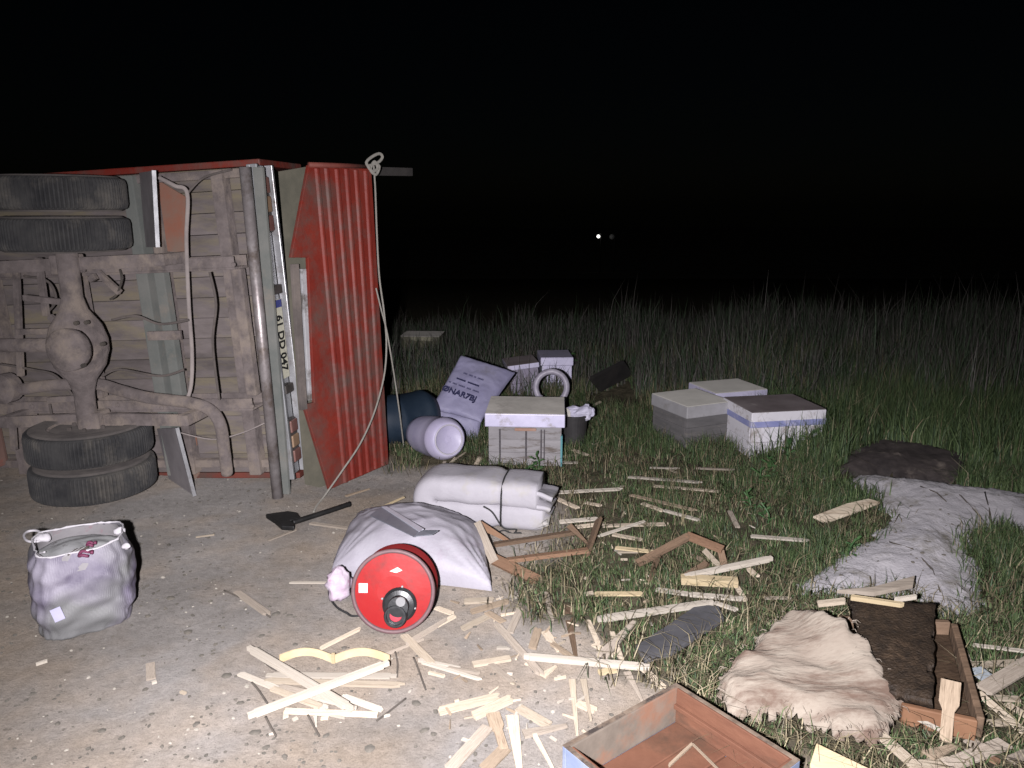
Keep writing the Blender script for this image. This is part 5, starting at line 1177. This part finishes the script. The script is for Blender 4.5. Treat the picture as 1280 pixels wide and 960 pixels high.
# footpads of wood stay mostly clear: a point list of strips to thin the grass on top of them
PADS = [(o.matrix_world.translation.x, o.matrix_world.translation.y, o.matrix_world.col[0].xyz.copy(), o.matrix_world.col[1].length) for o in col.objects if o.name.split('.')[0] in ('wood_strip',) and o.parent is None]
pad_cells = {}
for x, y, X, w in PADS:
    n = max(2, int(X.length / .03))
    for k in range(n + 1):
        p = (x + X.x * (k / n - .5), y + X.y * (k / n - .5)); pad_cells.setdefault((int(p[0] // .05), int(p[1] // .05)), []).append(p)
def on_pad(x, y, r=.016):
    i, j = int(x // .05), int(y // .05)
    for a in (-1, 0, 1):
        for b in (-1, 0, 1):
            for p in pad_cells.get((i + a, j + b), ()):
                if abs(p[0] - x) < r and -r < p[1] - y < r * 2.4: return True     # also the strip in front of it, where stems would hide it
    return False
def field():
    R_, H, Ln, Wd, C = [], [], [], [], []
    R2, H2, L2, W2, C2 = [], [], [], [], []
    def height(x, y):
        # trampled between the hives and the gravel, deep to the right and towards the reeds
        k = max(0, min(1, (y - 3.6) / 2.2)); r = max(0, min(1, (x - 1.1) / 1.0))
        h = .075 + .05 * k + .16 * r * max(.25, k) + .10 * max(0, min(1, (y - 5.0) / 1.5))
        return h * (.75 + .6 * nz(x * 1.7, y * 1.7, 4) + .4 * nz(x * 5, y * 5, 8))
    n = 0
    tries = 260000
    for _ in range(tries):
        y = 1.45 + 6.6 * rg.random() ** 1.15; x = rg.uniform(-.30, .84) * (y + .35)
        d = grass_d(x, y)
        if d < -.10 or rg.random() > max(.03, min(1, (d + .06) / .22)): continue
        tuft = nz(x * 3.1, y * 3.1, 11) + .6 * nz(x * 8, y * 8, 13)
        if tuft < -.18 and rg.random() < .72: continue
        if blocked(x, y): continue
        if on_pad(x, y) : continue
        h = max(.03, height(x, y)) * rg.uniform(.55, 1.3)
        dryz = .16 + .25 * max(0, nz(x * 1.3 + 4, y * 1.3, 2)) + (.25 if y > 6 else 0) + (.3 if d < .12 else 0)
        R_.append((x, y, hgt(x, y) - .012)); H.append(h); Ln.append(min(.95, abs(rg.gauss(.35, .28)))); Wd.append(rg.uniform(.0028, .0062) * (1.25 if y < 3 else 1)); C.append(pick(dryz))
    blades('short_grass', R_, H, Ln, Wd, C, 2, 'rough green grass growing among the debris')
    # flattened dead straw
    for _ in range(34000):
        y = 1.6 + 5.0 * rg.random() ** 1.2; x = rg.uniform(-.45, .8) * (y + .3); d = grass_d(x, y)
        if d < -.16 or rg.random() > min(1, (d + .2) / .3) or blocked(x, y) or on_pad(x, y, .012): continue
        if nz(x * 1.6, y * 1.6, 21) < -.05 and d > .25: continue
        R2.append((x, y, hgt(x, y) + .004)); H2.append(rg.uniform(.05, .16)); L2.append(rg.uniform(.95, 1.25)); W2.append(rg.uniform(.0025, .005)); C2.append(pick(.85))
    blades('dead_straw', R2, H2, L2, W2, C2, 2, 'flattened dead straw lying between the grass tufts', 0)
    # long grass on the right and behind the hives
    R3, H3, L3, W3, C3 = [], [], [], [], []
    for _ in range(85000):
        y = rg.uniform(3.3, 7.6); x = rg.uniform(.30, .80) * (y + .4); k = (x - 1.35 - .25 * max(0, 4.8 - y)) / .8 if y < 5.1 else (x - .3) / 1.2
        k = min(k, 1)
        if rg.random() > k or blocked(x, y): continue
        if nz(x * 2, y * 2, 31) < -.12 and rg.random() < .8: continue
        R3.append((x, y, hgt(x, y) - .01)); H3.append(rg.uniform(.14, .36) * (1 + .25 * nz(x, y, 3)) * (1 if y > 4.5 else .38)); L3.append(min(.8, abs(rg.gauss(.28, .2)))); W3.append(rg.uniform(.004, .008)); C3.append(pick(.06))
    blades('long_grass', R3, H3, L3, W3, C3, 3, 'long green grass to the right of the hives')
    # grey dead reeds behind everything
    R4, H4, L4, W4, C4 = [], [], [], [], []
    for _ in range(62000):
        y = rg.uniform(5.75, 9.6); x = rg.uniform(-.42, .80) * (y + .5)
        if x < 1.6 and y < 6.3 + .3 * nz(x * 2, 3, 1): continue
        if x > 1.6 and y < 6.0 and rg.random() < .6: continue
        if nz(x * 1.5, y * 1.5, 41) + .5 * nz(x * 4, y * 4, 43) < -.08 and rg.random() < .85: continue
        if blocked(x, y): continue
        hh = (.33 + .20 * max(0, min(1, (x - .2) / 3.0)) * (1 if y < 8 else .8)) * rg.uniform(.5, 1.18) * (1 + .55 * nz(x * 1.2, y * 1.2, 51) + .25 * nz(x * 4, y * 4, 55)) * (1.35 if rg.random() < .06 else 1)
        R4.append((x, y, hgt(x, y) - .01)); H4.append(hh); L4.append(min(.8, abs(rg.gauss(.20, .17)))); W4.append(rg.uniform(.004, .011)); k = rg.uniform(.7, 1.25)
        c = (.090 * k, .082 * k, .074 * k) if rg.random() < .58 else (.042 * k, .068 * k, .036 * k); C4.append(c)
    blades('dead_reeds', R4, H4, L4, W4, C4, 3, 'tall grey dead reeds standing behind the hives', .3)
field()
# a few broad-leaved weeds
def weed(px, py, h, seed):
    r = random.Random(seed); b = G(px, py); t = thing('leafy_weed', b, 'leafy green weed growing in the grass near the hives', 'weed', 'leafy weeds in the grass'); lm = M('weed_leaf', (.035, .085, .03), (.06, .12, .04), 8, .55, .2, 30)
    st = [b, b + Vector((r.uniform(-.02, .02), r.uniform(-.02, .02), h * .5)), b + Vector((r.uniform(-.05, .05), r.uniform(-.03, .03), h))]; MB().tube(smooth_path(st, 4), .004, 6).build('stem', lm, t)
    for k in range(9):
        f = .15 + .8 * k / 9; p = st[0].lerp(st[2], f); a = k * 2.4 + r.random(); d = Vector((math.cos(a), math.sin(a), r.uniform(.2, .7))); s_ = Vector((-math.sin(a), math.cos(a), 0)); L_ = h * r.uniform(.30, .5)
        m_ = MB(); m_.add([p, p + d * L_ * .35 + s_ * L_ * .16, p + d * L_ * .75 + s_ * L_ * .12, p + d * L_ - Vector((0, 0, L_ * .2)), p + d * L_ * .75 - s_ * L_ * .12, p + d * L_ * .35 - s_ * L_ * .16, p + d * L_ * .5 + Vector((0, 0, -.006))],
              [(0, 1, 6), (1, 2, 6), (2, 3, 6), (3, 4, 6), (4, 5, 6), (5, 0, 6)]); m_.build('leaf', lm, t)
for i, (px, py, h) in enumerate(((671, 592, .13), (662, 598, .10), (964, 600, .16), (985, 588, .18), (950, 612, .14), (1010, 575, .2), (705, 480, .3), (1060, 700, .12), (940, 640, .12), (960, 655, .11))): weed(px, py, h, i)

# lamps far down the slope
def far_lamp(px, py, D, label, glow, r):
    p = atY(px, py, D); gz = hgt(p.x, p.y); t = thing('street_lamp', (p.x, p.y, gz), label, 'street lamp'); st = M('lamp_post', (.05,) * 3, (.08,) * 3)
    MB().tube([Vector((p.x + .35, p.y, gz)), Vector((p.x + .35, p.y, p.z + .3)), Vector((p.x + .2, p.y, p.z + .42)), Vector((p.x, p.y, p.z + r + .05))], [.09, .06, .05, .05], 8).build('lamp_post', st, t)
    m = bpy.data.materials.new('lamp_glow'); m.use_nodes = True; b = m.node_tree.nodes['Principled BSDF']; b.inputs['Emission Color'].default_value = (1, .97, .92, 1); b.inputs['Emission Strength'].default_value = glow
    MB().lathe(p, (0, 0, 1), [(.001, -r), (r * .7, -r * .7), (r, 0), (r * .7, r * .7), (.001, r)], 14).build('lamp_globe', m, t, smooth=True)
far_lamp(748, 295.5, 110, 'single bright white lamp shining far off in the dark', 3.0, .24)
far_lamp(765, 296, 112, 'faint dim lamp beside the bright one far off in the dark', .004, .4)
for o in bpy.data.objects:
    if '_o' in o: del o['_o']
